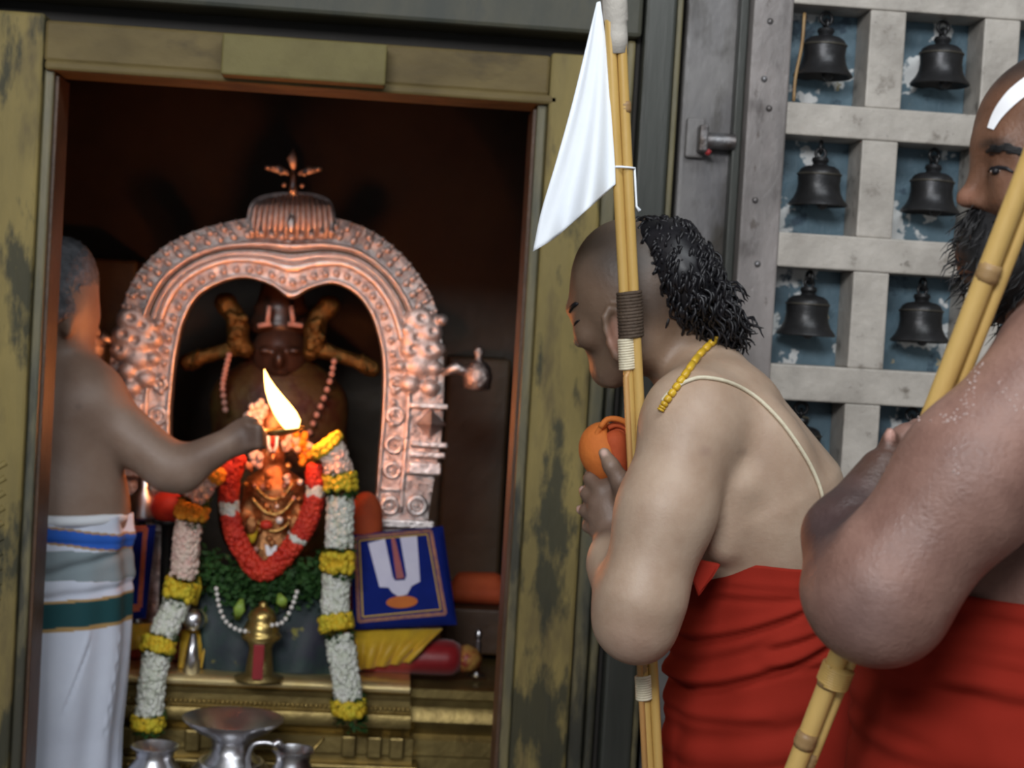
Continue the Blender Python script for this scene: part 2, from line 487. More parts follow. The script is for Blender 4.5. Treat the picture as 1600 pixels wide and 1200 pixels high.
struct('lintel_block', [((a.x, 2.955, P(475, 125, 2.955).z), (c.x, 3.05, P(475, 60, 2.955).z))], MT['ochre_block'], 0.004, fr)
# carved notches up the left jamb
b = MB()
for i in range(34):
    z = 0.25 + i * 0.026
    b.tube([(X(12) - 0.028, 3.0, z), (X(12) + 0.004, 3.0, z + 0.022)], [0.004, 0.0055], 6, True, (Vector((0, 1, 0)), 0.5))
o = b.build('rope_carving', MT['ochre'], fr)
o['kind'] = 'stuff'
b = MB()
b.box((-3.0, 2.985, 1.934), (X(968), 3.1, 2.22))
o = b.build('trim_4', MT['greenish'], None, False, 0.008); o['kind'] = 'structure'
o['label'] = 'greenish grey stone beam over the door lintel'

# ---- pilaster, plank with bolt
pil = thing('trim_5', 'dark oiled pilaster between the frame and the bell door', None, (X(995), 3.0, 0), kind='structure')
struct('shaft', [((X(972), 2.985, 0), (X(1020), 3.1, 3.1))], MT['dark_post'], 0.006, pil)
struct('edge_strip', [((X(1021), 2.99, 0), (X(1030), 3.1, 3.1))], MT['ochre_worn'], 0.003, pil)
struct('side_groove', [((X(964), 3.02, 0), (X(971), 3.1, 3.1))], MT['black'], 0.001, pil)
plk = thing('trim_6', 'grey weathered door post with an iron latch', None, (X(1078), 3.0, 0), kind='structure')
struct('post', [((X(1038), 3.0, 0), (X(1124), 3.1, 3.1))], MT['plank'], 0.008, plk)
g = P(1117, 219, 2.96)
b = MB()
for (x0, x1, r) in ((P(1099, 219, 2.96).x, P(1150, 219, 2.96).x, 0.0145),):
    b.tube([(x0, 2.972, g.z), (x1, 2.972, g.z)], r, 14)
o = auto_smooth(b.build('latch_bolt', MT['iron'], plk)); 
b = MB(); b.box((P(1096, 219, 2.96).x - 0.004, 2.955, g.z - 0.022), (P(1096, 219, 2.96).x + 0.012, 3.01, g.z + 0.026))
b.build('latch_staple', MT['iron'], plk, False, 0.004)
b = MB(); b.box((P(1076, 219, 2.96).x, 2.985, g.z - 0.03), (P(1105, 219, 2.96).x, 3.002, g.z + 0.04))
b.build('latch_plate', MT['plank'], plk, False, 0.004)
b = MB(); b.tube([(P(1104, 235, 2.96).x, 2.96, g.z - 0.02), (P(1104, 235, 2.96).x + 0.006, 2.96, g.z - 0.024)], 0.006, 8)
b.build('latch_pin', MT['red_silk'], plk)

# ---- the lattice door hung with bells
YL, YB = 2.94, 3.03
door = thing('door_1', 'grey wooden lattice door with bells hung in its cells', None, (X(1170, YL), YL, 0), kind='structure')
rowz = [(P(1280, t, YL).z, P(1280, bb, YL).z) for t, bb in ((8, 162), (213, 367), (420, 571), (628, 779))]
pitch = (rowz[0][0] - rowz[3][0]) / 3
ch = sum(t - b_ for t, b_ in rowz) / 4
tops = [rowz[0][0] + pitch] + [r[0] for r in rowz] + [rowz[3][0] - pitch * k for k in range(1, 5)]
cellx = [(X(1202, YL), X(1323, YL)), (X(1379, YL), X(1501, YL)), (X(1557, YL), X(1680, YL))]
x_end = cellx[-1][1] + 0.07
zt, zb = tops[0] + 0.07, 0.06
struct('stile', [((X(1140, YL), YL - 0.004, zb), (cellx[0][0], YB, zt))], MT['lattice_v'], 0.004, door)
struct('stile', [((cellx[-1][1], YL - 0.004, zb), (x_end, YB, zt))], MT['lattice_v'], 0.004, door)
struct('stile_edge', [((X(1126, YL), YL + 0.03, zb), (X(1140, YL), YB + 0.06, zt))], MT['dark_post'], 0.003, door)
edges = [zt] + [e for t in tops for e in (t, t - ch)] + [zb]
for k in range(0, len(edges), 2):
    struct('rail', [((cellx[0][0], YL, edges[k + 1]), (cellx[-1][1], YB, edges[k]))], MT['lattice'], 0.003, door)
for t in tops:
    for q in range(2):
        struct('mullion', [((cellx[q][1], YL + 0.002, t - ch), (cellx[q + 1][0], YB, t))], MT['lattice'], 0.003, door)
struct('back_panel', [((X(1140, YL), YB, zb), (x_end, YB + 0.03, zt))], MT['blue'], 0, door)
b = MB()
for z in (1.97, 1.87, 1.82, 1.66, 1.55, 1.36, 1.12):
    b.sphere((X(1170, YL) + rng.uniform(-.012, .012), YL - 0.004, z), (0.006, 0.004, 0.006), 8, 4)
b.build('nail_head', MT['iron'], door)


def make_bell(name, parent_loc, label, s=1.0):
    """bell origin = top of its loop"""
    t = thing(name, label, 'bell', parent_loc, 'bells in the lattice door')
    L0 = Vector(parent_loc)
    out = [(0.004, -0.030), (0.012, -0.031), (0.014, -0.036), (0.011, -0.042), (0.013, -0.045), (0.024, -0.047), (0.031, -0.052), (0.0345, -0.060),
           (0.0345, -0.066), (0.0335, -0.078), (0.0355, -0.092), (0.040, -0.103), (0.0465, -0.1115), (0.048, -0.115),
           (0.046, -0.1165), (0.042, -0.112), (0.035, -0.100), (0.031, -0.085), (0.030, -0.065), (0.02, -0.055), (0.0, -0.053)]
    out = [(r * s * 1.1, z * s) for r, z in out]
    b = MB(); b.lathe(out, L0, 32); auto_smooth(b.build('bell_body', MT['bronze'], t), 50)
    b = MB(); b.torus(L0 + Vector((0, 0, -0.061 * s)), 0.0380 * s, 0.0022 * s, None, 32, 6)
    b.build('shoulder_band', MT['bronze_lip'], t)
    b = MB(); b.torus(L0 + Vector((0, 0, -0.0135 * s)), 0.0105 * s, 0.0032 * s, Matrix.Rotation(math.radians(90), 3, 'X'), 20, 8)
    b.build('loop', MT['bronze'], t)
    b = MB(); b.torus(L0 + Vector((0, 0, -0.024 * s)), 0.0085 * s, 0.003 * s, Matrix.Rotation(math.radians(90), 3, 'Y'), 18, 8)
    b.build('crown_ring', MT['bronze'], t)
    b = MB(); b.tube([L0 + Vector((0, 0, -0.055 * s)), L0 + Vector((0, 0, -0.108 * s))], 0.002, 6)
    b.sphere(L0 + Vector((0.006, -0.008, -0.112 * s)), 0.011 * s, 10, 6)
    b.build('clapper', MT['bronze'], t)
    return t


def copy_tree(o, parent=None):
    c = o.copy(); COL.objects.link(c)
    c.parent = parent
    for ch_ in list(o.children): copy_tree(ch_, c)
    return c


bell_px = {(0, 0): (1292, 11), (0, 1): (1474, 27), (1, 0): (1283, 220), (1, 1): (1460, 234), (2, 0): (1265, 426), (2, 1): (1441, 440),
           (3, 0): (1252, 634), (3, 1): (1425, 647)}
ROW = ['top', 'second', 'third', 'fourth']
bl = {(0, 0): 'dark bronze bell in the top cell next to the door post', (0, 1): 'dark bronze bell in the top cell away from the post, before white peeled paint',
      (1, 0): 'dark bronze bell level with the latch, in the column next to the post',
      (1, 1): 'dark bronze bell right in front of the bearded man\'s nose',
      (2, 0): 'dark bronze bell behind the bowed man\'s back, third down next to the post',
      (2, 1): 'dark bronze bell beside the slanting bamboo staff, third down',
      (3, 0): 'bell mostly hidden behind the bowed man\'s shoulder blades', (3, 1): 'bell mostly hidden behind the bearded man\'s hand and arm'}
proto = None
bells = []
for (r, c_), (bx, by) in bell_px.items():
    q = P(bx, by, YL + 0.045)
    loc = Vector((q.x, YL + 0.042, tops[r + 1] - 0.001))
    if proto is None:
        proto = make_bell('bell', loc, bl[(r, c_)])
        t = proto
    else:
        t = copy_tree(proto); t.location = loc; t['label'] = bl[(r, c_)]
    t.rotation_euler = (0, rng.uniform(-.03, .03), rng.uniform(0, 3))
    bells.append(t)
# thin cord beside the first bell
b = MB(); b.tube(pix([(1257, 20, 2.965), (1253, 70, 2.965), (1243, 120, 2.965), (1240, 158, 2.965)], 12), 0.003, 6)
o = b.build('cord', MT['node']); tag(o, 'thin frayed cord hanging in the top cell beside a bell', 'cord')
# ================================================================== PEOPLE: one smooth surface each
V_ = Vector


def V3(p): return np.array((p[0], p[1], p[2]), np.float32)


class Body:
    """smooth union of tapered capsules and ellipsoids, meshed with surface nets"""
    def __init__(s, h):
        s.h, s.pr = h, []

    def cap(s, a, b, ra, rb, k=0.02, sq=None, op='u'):
        s.pr.append(('c', V3(a), V3(b), ra, rb, k, sq, op)); return s

    def ell(s, c, r, k=0.02, R=None, op='u'):
        s.pr.append(('e', V3(c), np.array(r, np.float32), R, None, k, None, op)); return s

    def sph(s, c, r, k=0.02, op='u'):
        return s.ell(c, (r, r, r), k, None, op)

    def chain(s, pts, rad, k=0.02):
        for i in range(len(pts) - 1): s.cap(pts[i], pts[i + 1], rad[i], rad[i + 1], k)
        return s

    def solve(s):
        lo, hi = np.full(3, 1e9), np.full(3, -1e9)
        bb = []
        for q in s.pr:
            if q[0] == 'c':
                r = max(q[3], q[4]) * (max(q[6]) if q[6] else 1.0)
                a, b = np.minimum(q[1], q[2]) - r, np.maximum(q[1], q[2]) + r
            else:
                r = float(q[2].max()); a, b = q[1] - r, q[1] + r
            bb.append((a, b))
            if q[7] == 'u': lo, hi = np.minimum(lo, a), np.maximum(hi, b)
        h = s.h
        lo -= 3 * h; hi += 3 * h
        n = np.ceil((hi - lo) / h).astype(int) + 1
        Fd = np.full(n, 0.5, np.float32)
        ax = [(lo[i] + h * np.arange(n[i])).astype(np.float32) for i in range(3)]
        for q, (a, b) in zip(s.pr, bb):
            mg = q[5] + 3 * h
            i0 = np.maximum(((a - mg - lo) / h).astype(int), 0)
            i1 = np.minimum(((b + mg - lo) / h).astype(int) + 2, n)
            sl = tuple(slice(i0[i], i1[i]) for i in range(3))
            x = ax[0][sl[0]][:, None, None]; y = ax[1][sl[1]][None, :, None]; z = ax[2][sl[2]][None, None, :]
            if q[0] == 'c':
                A, B, ra, rb, sq = q[1], q[2], q[3], q[4], q[6]
                S_ = np.array(sq if sq else (1, 1, 1), np.float32)
                d = (B - A) / S_
                L2 = max(float(d @ d), 1e-9)
                X_, Y_, Z_ = (x - A[0]) / S_[0], (y - A[1]) / S_[1], (z - A[2]) / S_[2]
                t = np.clip((X_ * d[0] + Y_ * d[1] + Z_ * d[2]) / L2, 0, 1)
                D = np.sqrt((X_ - t * d[0]) ** 2 + (Y_ - t * d[1]) ** 2 + (Z_ - t * d[2]) ** 2) - (ra + (rb - ra) * t)
            else:
                C_, r_, R_ = q[1], q[2], q[3]
                X_, Y_, Z_ = x - C_[0], y - C_[1], z - C_[2]
                if R_ is not None:
                    X_, Y_, Z_ = (R_[0][0] * X_ + R_[0][1] * Y_ + R_[0][2] * Z_, R_[1][0] * X_ + R_[1][1] * Y_ + R_[1][2] * Z_,
                                  R_[2][0] * X_ + R_[2][1] * Y_ + R_[2][2] * Z_)
                k0 = np.sqrt((X_ / r_[0]) ** 2 + (Y_ / r_[1]) ** 2 + (Z_ / r_[2]) ** 2)
                k1 = np.sqrt((X_ / r_[0] ** 2) ** 2 + (Y_ / r_[1] ** 2) ** 2 + (Z_ / r_[2] ** 2) ** 2)
                D = k0 * (k0 - 1) / np.maximum(k1, 1e-6)
            G = Fd[sl]
            k = q[5]
            if q[7] == 'u':
                w = np.maximum(k - np.abs(G - D), 0) / k
                Fd[sl] = np.minimum(G, D) - w * w * k * 0.25
            else:
                D = -D
                w = np.maximum(k - np.abs(G - D), 0) / k
                Fd[sl] = np.maximum(G, D) + w * w * k * 0.25
        return s.nets(Fd, lo, h)

    @staticmethod
    def nets(Fd, lo, h):
        S_ = Fd < 0
        c = np.zeros(np.array(Fd.shape) - 1, np.int8)
        for i in (0, 1):
            for j in (0, 1):
                for k in (0, 1):
                    c += S_[i:Fd.shape[0] - 1 + i, j:Fd.shape[1] - 1 + j, k:Fd.shape[2] - 1 + k]
        act = np.argwhere((c > 0) & (c < 8))
        idx = np.full(c.shape, -1, np.int32)
        idx[act[:, 0], act[:, 1], act[:, 2]] = np.arange(len(act))
        acc = np.zeros((len(act), 3)); cnt = np.zeros(len(act))
        cr = [(i, j, k) for i in (0, 1) for j in (0, 1) for k in (0, 1)]
        for a in cr:
            for axn in range(3):
                if a[axn]: continue
                b = list(a); b[axn] = 1
                fa = Fd[act[:, 0] + a[0], act[:, 1] + a[1], act[:, 2] + a[2]]
                fb = Fd[act[:, 0] + b[0], act[:, 1] + b[1], act[:, 2] + b[2]]
                ok = (fa < 0) != (fb < 0)
                t = np.where(ok, fa / np.where(ok, fa - fb, 1), 0)
                p = np.tile(np.array(a, float), (len(act), 1)); p[:, axn] += t
                acc[ok] += p[ok]; cnt[ok] += 1
        vert = (act + acc / cnt[:, None]) * h + lo
        faces = []
        for axn in range(3):
            sl0 = [slice(None)] * 3; sl1 = [slice(None)] * 3
            sl0[axn] = slice(0, -1); sl1[axn] = slice(1, None)
            A, B = S_[tuple(sl0)], S_[tuple(sl1)]
            e = np.argwhere(A != B)
            u, w = (axn + 1) % 3, (axn + 2) % 3
            ok = (e[:, u] > 0) & (e[:, w] > 0) & (e[:, u] < Fd.shape[u] - 1) & (e[:, w] < Fd.shape[w] - 1)
            e = e[ok]
            def g(du, dw):
                q = e.copy(); q[:, u] -= du; q[:, w] -= dw
                return idx[q[:, 0], q[:, 1], q[:, 2]]
            quad = np.stack([g(1, 1), g(0, 1), g(0, 0), g(1, 0)], 1)
            fl = A[e[:, 0], e[:, 1], e[:, 2]]
            quad[~fl] = quad[~fl][:, ::-1]
            faces.append(quad)
        return vert, np.vstack(faces)


def relax(v, f, it=2):
    """light Laplacian smoothing"""
    n = len(v)
    for _ in range(it):
        acc = np.zeros_like(v); cnt = np.zeros(n)
        for a, b in ((0, 1), (1, 2), (2, 3), (3, 0)):
            np.add.at(acc, f[:, a], v[f[:, b]]); np.add.at(acc, f[:, b], v[f[:, a]])
            np.add.at(cnt, f[:, a], 1); np.add.at(cnt, f[:, b], 1)
        v = 0.5 * v + 0.5 * acc / cnt[:, None]
    return v


def set_cols(o, cols):
    at = o.data.color_attributes.new('Col', 'FLOAT_COLOR', 'POINT')
    c = np.ones((len(o.data.vertices), 4), np.float32)
    c[:, :3] = cols
    at.data.foreach_set('color', c.ravel())


def paint(v, base, blobs):
    """pigment: base colour plus soft ellipsoidal patches (centre, radii, colour, strength, softness)"""
    col = np.tile(np.array(base, float), (len(v), 1))
    for c, r, colr, st, so in blobs:
        r = np.array(r if hasattr(r, '__len__') else (r, r, r), float)
        d = np.sqrt((((v - np.array(c)) / r) ** 2).sum(1))
        w = np.clip((1 - d) / so, 0, 1)
        w = (w * w * (3 - 2 * w) * st)[:, None]
        col = col * (1 - w) + np.array(colr) * w
    return col


def hit(bvh, px, py, lift=0.0):
    """point of a body surface seen at a photo pixel, lifted off the skin"""
    d = ray(px, py)
    loc, nrm, _, _ = bvh.ray_cast(CAM, d)
    if loc is None: return None
    return loc + nrm * lift


def rotz(a): return [[math.cos(a), math.sin(a), 0], [-math.sin(a), math.cos(a), 0], [0, 0, 1]]


def rot_img(deg):
    """rows of a rotation whose first axis lies at deg (clockwise in the picture) from picture-right"""
    a = math.radians(deg)
    e1 = RIGHT * math.cos(a) - UP * math.sin(a)
    e3 = RIGHT * math.sin(a) + UP * math.cos(a)
    e2 = e3.cross(e1)
    return [list(e1), list(e2), list(e3)]


def make_skin(name, body, root, material, base, blobs, it=2):
    v, f = body.solve()
    v = relax(v, f, it)
    o = link_mesh(name, v, f, material, root)
    set_cols(o, paint(v, base, blobs))
    bvh = BVHTree.FromPolygons(v.tolist(), f.tolist())
    return o, v, bvh


def skirt(name, material, root, center, rx, ry, ztop, zbot, creases, nu=220, nv=240, flare=0.0, colf=None, pleat=0.004, seed=1, topslope=0.0, bulge=0.0, taper=0.0):
    """wrapped cloth: an elliptical tube with creases; center(z)->(x,y)"""
    r_ = random.Random(seed)
    ph = [(r_.uniform(0, 6.28), r_.uniform(5, 13), r_.uniform(-9, 9)) for _ in range(5)]
    u = np.linspace(0, 2 * math.pi, nu, endpoint=False)[None, :]
    t = np.linspace(0, 1, nv)[:, None]
    z0 = ztop + (zbot - ztop) * t + 0 * u
    cx = np.array([[center(float(zz))[0]] for zz in z0[:, 0]]); cy = np.array([[center(float(zz))[1]] for zz in z0[:, 0]])
    gr = 1 + flare * t - taper * np.exp(-t * 22)
    x = cx + rx * gr * np.cos(u); y = cy + ry * gr * np.sin(u)
    z = z0 + topslope * (x - cx) * (1 - t)
    disp = bulge * np.sin(math.pi * np.clip(t * 2.2, 0, 1))
    for p, fr_, sh in ph: disp = disp + pleat * 0.5 * np.sin(fr_ * u + sh * z0 + p)
    for (xa, za, xb, zb_, A, w) in creases:
        s_ = (zb_ - za) / (xb - xa)
        d = z - (za + s_ * (x - xa))
        mid, half = (xa + xb) / 2, abs(xb - xa) / 2
        msk = np.clip((half * 1.15 - np.abs(x - mid)) / (0.35 * half), 0, 1) * (y < cy + 0.3 * ry)
        disp = disp + msk * A * (-np.exp(-(d / w) ** 2) + 0.8 * np.exp(-((d - 2.0 * w) / (1.7 * w)) ** 2))
    x = x + disp * np.cos(u); y = y + disp * np.sin(u)
    v = np.stack([x, y, z], -1).reshape(-1, 3)
    i = np.arange(nv - 1)[:, None] * nu; j = np.arange(nu)[None, :]
    a = i + j; b_ = i + (j + 1) % nu
    f = np.stack([a, a + nu, b_ + nu, b_], -1).reshape(-1, 4)
    o = link_mesh(name, v, f, material, root)
    if colf is not None: set_cols(o, colf(v))
    sd = o.modifiers.new('thick', 'SOLIDIFY'); sd.thickness = 0.003; sd.offset = -1
    return o


def line(a, b, Ya, A, w, Yb=None):
    p, q = P(a[0], a[1], Ya), P(b[0], b[1], Yb or Ya)
    return (p.x, p.z, q.x, q.z, A, w)


# ------------------------------------------------------------------ the bowed man with the flag staff
def bowed_man():
    Y = 2.46
    root = thing('person', 'bare-backed man in red waist cloth bowing forward towards the shrine, holding a flagged staff', 'person', (P(1190, 900, Y).x, Y, 0))
    g = lambda x, y, yy=Y: P(x, y, yy)
    w = lambda px, yy=Y: m(px, yy)
    b = Body(0.0036)
    # trunk
    b.cap(g(1190, 960), g(1186, 880), w(112), w(116), 0.03, (1, 1.28, 1))
    b.cap(g(1184, 780, 2.405), g(1132, 662, 2.40), w(135), w(98), 0.05)
    b.cap(g(1184, 780, 2.53), g(1132, 662, 2.53), w(135), w(98), 0.05)
    b.cap(g(1185, 905), g(1180, 815), w(116), w(124), 0.04, (1, 1.3, 1))
    b.ell(g(1198, 705, 2.322), (w(58), 0.042, w(88)), 0.035, rot_img(-28))          # shoulder blade
    b.cap(g(1098, 612, 2.40), g(1085, 640, 2.32), w(52), w(60), 0.05)            # trapezius to shoulder
    b.cap(g(1098, 612, 2.52), g(1085, 640, 2.62), w(52), w(60), 0.05)
    b.cap(g(1150, 760, 2.305), g(1128, 850, 2.315), w(34), w(26), 0.025)            # side muscle
    # neck and head
    b.cap(g(1100, 590), g(1022, 510), w(66), w(58), 0.035)
    b.ell(g(985, 450), (w(94), 0.076, w(110)), 0.02, rot_img(-12))
    b.ell(g(1030, 442), (w(82), 0.073, w(92)), 0.03)
    b.cap(g(938, 488, 2.485), g(955, 560, 2.49), w(45), w(34), 0.03)
    b.cap(g(1000, 545, 2.425), g(958, 582, 2.465), w(32), w(24), 0.03)
    b.sph(g(948, 583, 2.50), w(21), 0.02)
    b.ell(g(936, 570, 2.515), (w(10), 0.016, w(9)), 0.012)
    b.cap(g(912, 497, 2.55), g(908, 532, 2.57), w(9), w(13), 0.02)              # nose, turned away
    b.ell(g(899, 482, 2.50), (w(14), 0.03, w(9)), 0.015)                        # brow
    b.ell(g(918, 522, 2.455), (w(20), 0.02, w(22)), 0.02)                       # cheekbone
    b.ell(g(907, 501, 2.497), (w(9), 0.012, w(7)), 0.012, op='s')                # eye socket
    # ear
    e = [(976, 500), (966, 484), (952, 482), (945, 496), (948, 518), (955, 538), (963, 556), (970, 562)]
    for i in range(len(e) - 1):
        b.cap(g(*e[i], 2.388), g(*e[i + 1], 2.388), w(5.5), w(5.5), 0.006)
    b.ell(g(963, 520, 2.397), (w(15), 0.011, w(34)), 0.008, rot_img(-8))
    b.ell(g(964, 515, 2.382), (w(7), 0.008, w(16)), 0.006, rot_img(-8), op='s')
    b.ell(g(968, 556, 2.391), (w(8), 0.006, w(9)), 0.006)
    # near arm
    b.sph(g(1078, 668, 2.315), w(72), 0.04)
    b.cap(g(1074, 690, 2.30), g(1040, 800, 2.275), w(70), w(67), 0.022)
    b.cap(g(1040, 800, 2.275), g(1002, 935, 2.26), w(69), w(63), 0.03)
    b.cap(g(1002, 935, 2.26), g(993, 972, 2.26), w(62), w(57), 0.02)
    b.ell(g(1004, 985, 2.255), (w(40), 0.035, w(42)), 0.02)
    b.cap(g(990, 965, 2.275), g(968, 880, 2.35), w(56), w(47), 0.025)
    b.cap(g(968, 880, 2.35), g(962, 835, 2.39), w(44), w(31), 0.02)
    # near hand: palm and five fingers closed round the cloth and the staff
    b.ell(g(954, 795, 2.395), (w(34), 0.020, w(50)), 0.016, rot_img(4))
    b.cap(g(962, 835, 2.39), g(955, 800, 2.395), w(29), w(27), 0.015)
    b.chain([g(978, 792, 2.375), g(970, 752, 2.362), g(955, 728, 2.362), g(944, 708, 2.372)], [w(17), w(15), w(12), w(9.5)], 0.008)
    for (x0, y0, x1, y1, x2, y2) in ((938, 765, 922, 748, 931, 738), (932, 785, 917, 772, 925, 764), (930, 808, 915, 798, 922, 790), (932, 828, 920, 822, 926, 812)):
        b.chain([g(x0, y0, 2.395), g(x1, y1, 2.415), g(x2, y2, 2.435)], [w(12.5), w(10.5), w(9)], 0.005)
    # far arm and hand
    b.sph(g(1078, 668, 2.63), w(68), 0.04)
    b.cap(g(1074, 690, 2.64), g(1015, 930, 2.68), w(66), w(52), 0.03)
    b.cap(g(1015, 930, 2.68), g(968, 830, 2.50), w(48), w(29), 0.02)
    b.ell(g(960, 785, 2.472), (w(30), 0.016, w(46)), 0.014)
    b.chain([g(985, 780, 2.455), g(988, 742, 2.452), g(983, 712, 2.45)], [w(15), w(11), w(9)], 0.006)
    for i, (x2, y2) in enumerate(((921, 742), (912, 766), (908, 796))):
        b.chain([g(948, 762 + 22 * i, 2.475), g(925, y2 + 6, 2.46), g(x2, y2, 2.445)], [w(12), w(10.5), w(9)], 0.004)
    # hips, legs and feet under the cloth
    hx = g(1195, 1010)
    for s_ in (-1, 1):
        hp = Vector((hx.x + 0.02, Y + 0.09 * s_, 0.90)); kn = Vector((hx.x - 0.01, Y + 0.10 * s_, 0.48)); an = Vector((hx.x + 0.03, Y + 0.10 * s_, 0.085))
        b.cap(hp, kn, 0.075, 0.055, 0.03); b.cap(kn, an, 0.055, 0.036, 0.03)
        b.cap(an + Vector((0.02, 0, -0.045)), an + Vector((-0.15, 0, -0.056)), 0.036, 0.026, 0.02, (1, 1.2, 1))
    b.cap(Vector((hx.x, Y, 1.0)), Vector((hx.x, Y, 0.90)), 0.10, 0.085, 0.05, (1, 1.3, 1))
    dark = (0.155, 0.098, 0.065)
    blobs = [(g(960, 500, 2.46), (0.14, 0.2, 0.14), dark, 0.92, 0.45),             # tanned head
             (g(1060, 560, 2.46), (0.09, 0.2, 0.08), (0.26, 0.17, 0.11), 0.6, 0.8),
             (g(985, 395, 2.44), (0.105, 0.14, 0.075), (0.035, 0.030, 0.027), 0.85, 0.6),  # shaved stubble
             (g(1015, 470, 2.40), (0.05, 0.1, 0.05), (0.05, 0.045, 0.042), 0.6, 0.8),
             (g(963, 522, 2.38), (0.017, 0.02, 0.036), (0.40, 0.22, 0.16), 0.9, 0.5),      # ear
             (g(945, 585, 2.50), (0.03, 0.08, 0.018), (0.12, 0.075, 0.06), 0.6, 0.8),
             (g(952, 775, 2.40), (0.062, 0.10, 0.095), (0.165, 0.105, 0.078), 0.9, 0.35),     # hands
             (g(962, 850, 2.42), (0.05, 0.10, 0.07), (0.28, 0.17, 0.13), 0.7, 0.7),
             (g(1285, 655, 2.46), (0.085, 0.14, 0.12), (0.15, 0.10, 0.075), 0.75, 0.9),    # hairy spine
             (g(1230, 600, 2.46), (0.075, 0.14, 0.06), (0.15, 0.10, 0.075), 0.6, 0.9),
             (g(990, 990, 2.25), (0.06, 0.07, 0.07), (0.50, 0.335, 0.27), 0.7, 0.8),       # elbow
             (g(1100, 605, 2.36), (0.05, 0.06, 0.02), (0.24, 0.17, 0.11), 0.5, 0.9),
             (g(1155, 705, 2.29), (0.018, 0.04, 0.010), (0.28, 0.20, 0.15), 0.6, 0.9),
             (g(1100, 705, 2.24), (0.014, 0.03, 0.012), (0.34, 0.23, 0.19), 0.5, 0.9)]
    for (x_, y_, yy) in ((941, 705, 2.36), (919, 742, 2.437), (910, 766, 2.437), (906, 796, 2.437), (983, 708, 2.442)):
        blobs.append((g(x_, y_, yy), 0.010, (0.62, 0.42, 0.36), 0.9, 0.5))          # nails
    sk, v, bvh = make_skin('body', b, root, MT['skin'], (0.47, 0.345, 0.255), blobs)
    # eyebrow and eyelash
    ep = [q_ for q_ in (hit(bvh, x_, y_, 0.001) for x_, y_ in ((904, 474), (900, 475), (896, 478), (893, 482), (891, 487))) if q_ is not None]
    e = MB(); e.tube(ep, [w(1.5)] + [w(3.6)] * (len(ep) - 2) + [w(2.5)], 8)
    e.build('eyebrow', MT['hair'], root)
    ep = [q_ for q_ in (hit(bvh, x_, y_, 0.001) for x_, y_ in ((906, 500), (903, 502), (900, 505), (898, 508))) if q_ is not None]
    e = MB(); e.tube(ep, [w(1)] + [w(2)] * (len(ep) - 2) + [w(1.5)], 6)
    e.build('eyelash', MT['hair'], root)
    # hair: long oiled curls from the crown to the nape
    hb = Body(0.006)
    hp = [(1008, 378, 30), (1038, 390, 42), (1056, 425, 54), (1074, 462, 47), (1112, 493, 27), (1146, 512, 12)]
    for i in range(len(hp) - 1):
        hb.cap(g(hp[i][0], hp[i][1], 2.45), g(hp[i + 1][0], hp[i + 1][1], 2.45), w(hp[i][2]), w(hp[i + 1][2]), 0.03, (1, 1.62, 1))
    hv, hf = hb.solve()
    hv = relax(hv, hf, 2)
    hmb = MB(); hmb.v = [tuple(q) for q in hv]; hmb.f = [tuple(int(i) for i in q) for q in hf]
    r_ = random.Random(3)
    flow = (g(1146, 512, 2.45) - g(1020, 380, 2.45)).normalized()
    down = Vector((0, 0, -1))
    ctr = [g(a_[0], a_[1], 2.45) for a_ in hp]
    for i in range(950):
        p = Vector(hv[r_.randrange(len(hv))])
        cc = min(ctr, key=lambda q_: (q_ - p).length)
        nrm = (p - cc).normalized()
        d = (flow * 0.8 + down * r_.uniform(0.1, 0.9) + Vector((r_.uniform(-.3, .3), r_.uniform(-.4, .4), r_.uniform(-.2, .2))))
        d = (d - nrm * d.dot(nrm)).normalized()
        s_ = nrm.cross(d)
        L_, ph, am = r_.uniform(0.022, 0.05), r_.uniform(0, 6.28), r_.uniform(0.003, 0.0065)
        pts = []
        for k in range(9):
            t = k / 8
            a = ph + t * r_.uniform(7.5, 8.5)
            pts.append(p + d * L_ * t - nrm * (0.012 * t * t) + s_ * am * math.cos(a) + nrm * (am * 0.8 * math.sin(a) + 0.002))
        hmb.tube(pts, [0.0021, 0.0025, 0.0025, 0.0024, 0.0023, 0.0021, 0.0018, 0.0013, 0.0005], 5)
    o = hmb.build('hair', MT['hair'], root); o['label'] = 'long black curls falling from crown to nape'
    # sacred thread and yellow bead necklace
    path = [(1036, 628), (1050, 612), (1075, 597), (1100, 592), (1140, 600), (1180, 622), (1215, 655), (1245, 695), (1268, 735), (1283, 776), (1290, 830), (1280, 884)]
    q = catmull(path, 60)
    pts = [hit(bvh, a[0], a[1], 0.0025) for a in q]
    pts = [p for p in pts if p is not None and p.y < 2.75]
    t = MB(); t.tube(pts, 0.0028, 8); o = t.build('sacred_thread', MT['thread_cream'], root)
    nk = [(1130, 520), (1112, 538), (1092, 560), (1072, 588), (1055, 612), (1040, 634), (1034, 644)]
    q = catmull(nk, 16)
    pts = [hit(bvh, a[0], a[1], 0.004) for a in q]
    pts = [p for p in pts if p is not None and p.y < 2.7]
    for i in range(len(pts) - 1):
        d = pts[i + 1] - pts[i]
        if d.length > 0.05: continue
        t = MB(); t.tube([pts[i] + d * 0.04, pts[i] + d * 0.2, pts[i] + d * 0.8, pts[i] + d * 0.96], [0.0035, 0.0055, 0.0055, 0.0035], 8)
        t.build('necklace_bead', MT['bead_yellow'], root)
    # waist cloth
    cx = g(1192, 1000)
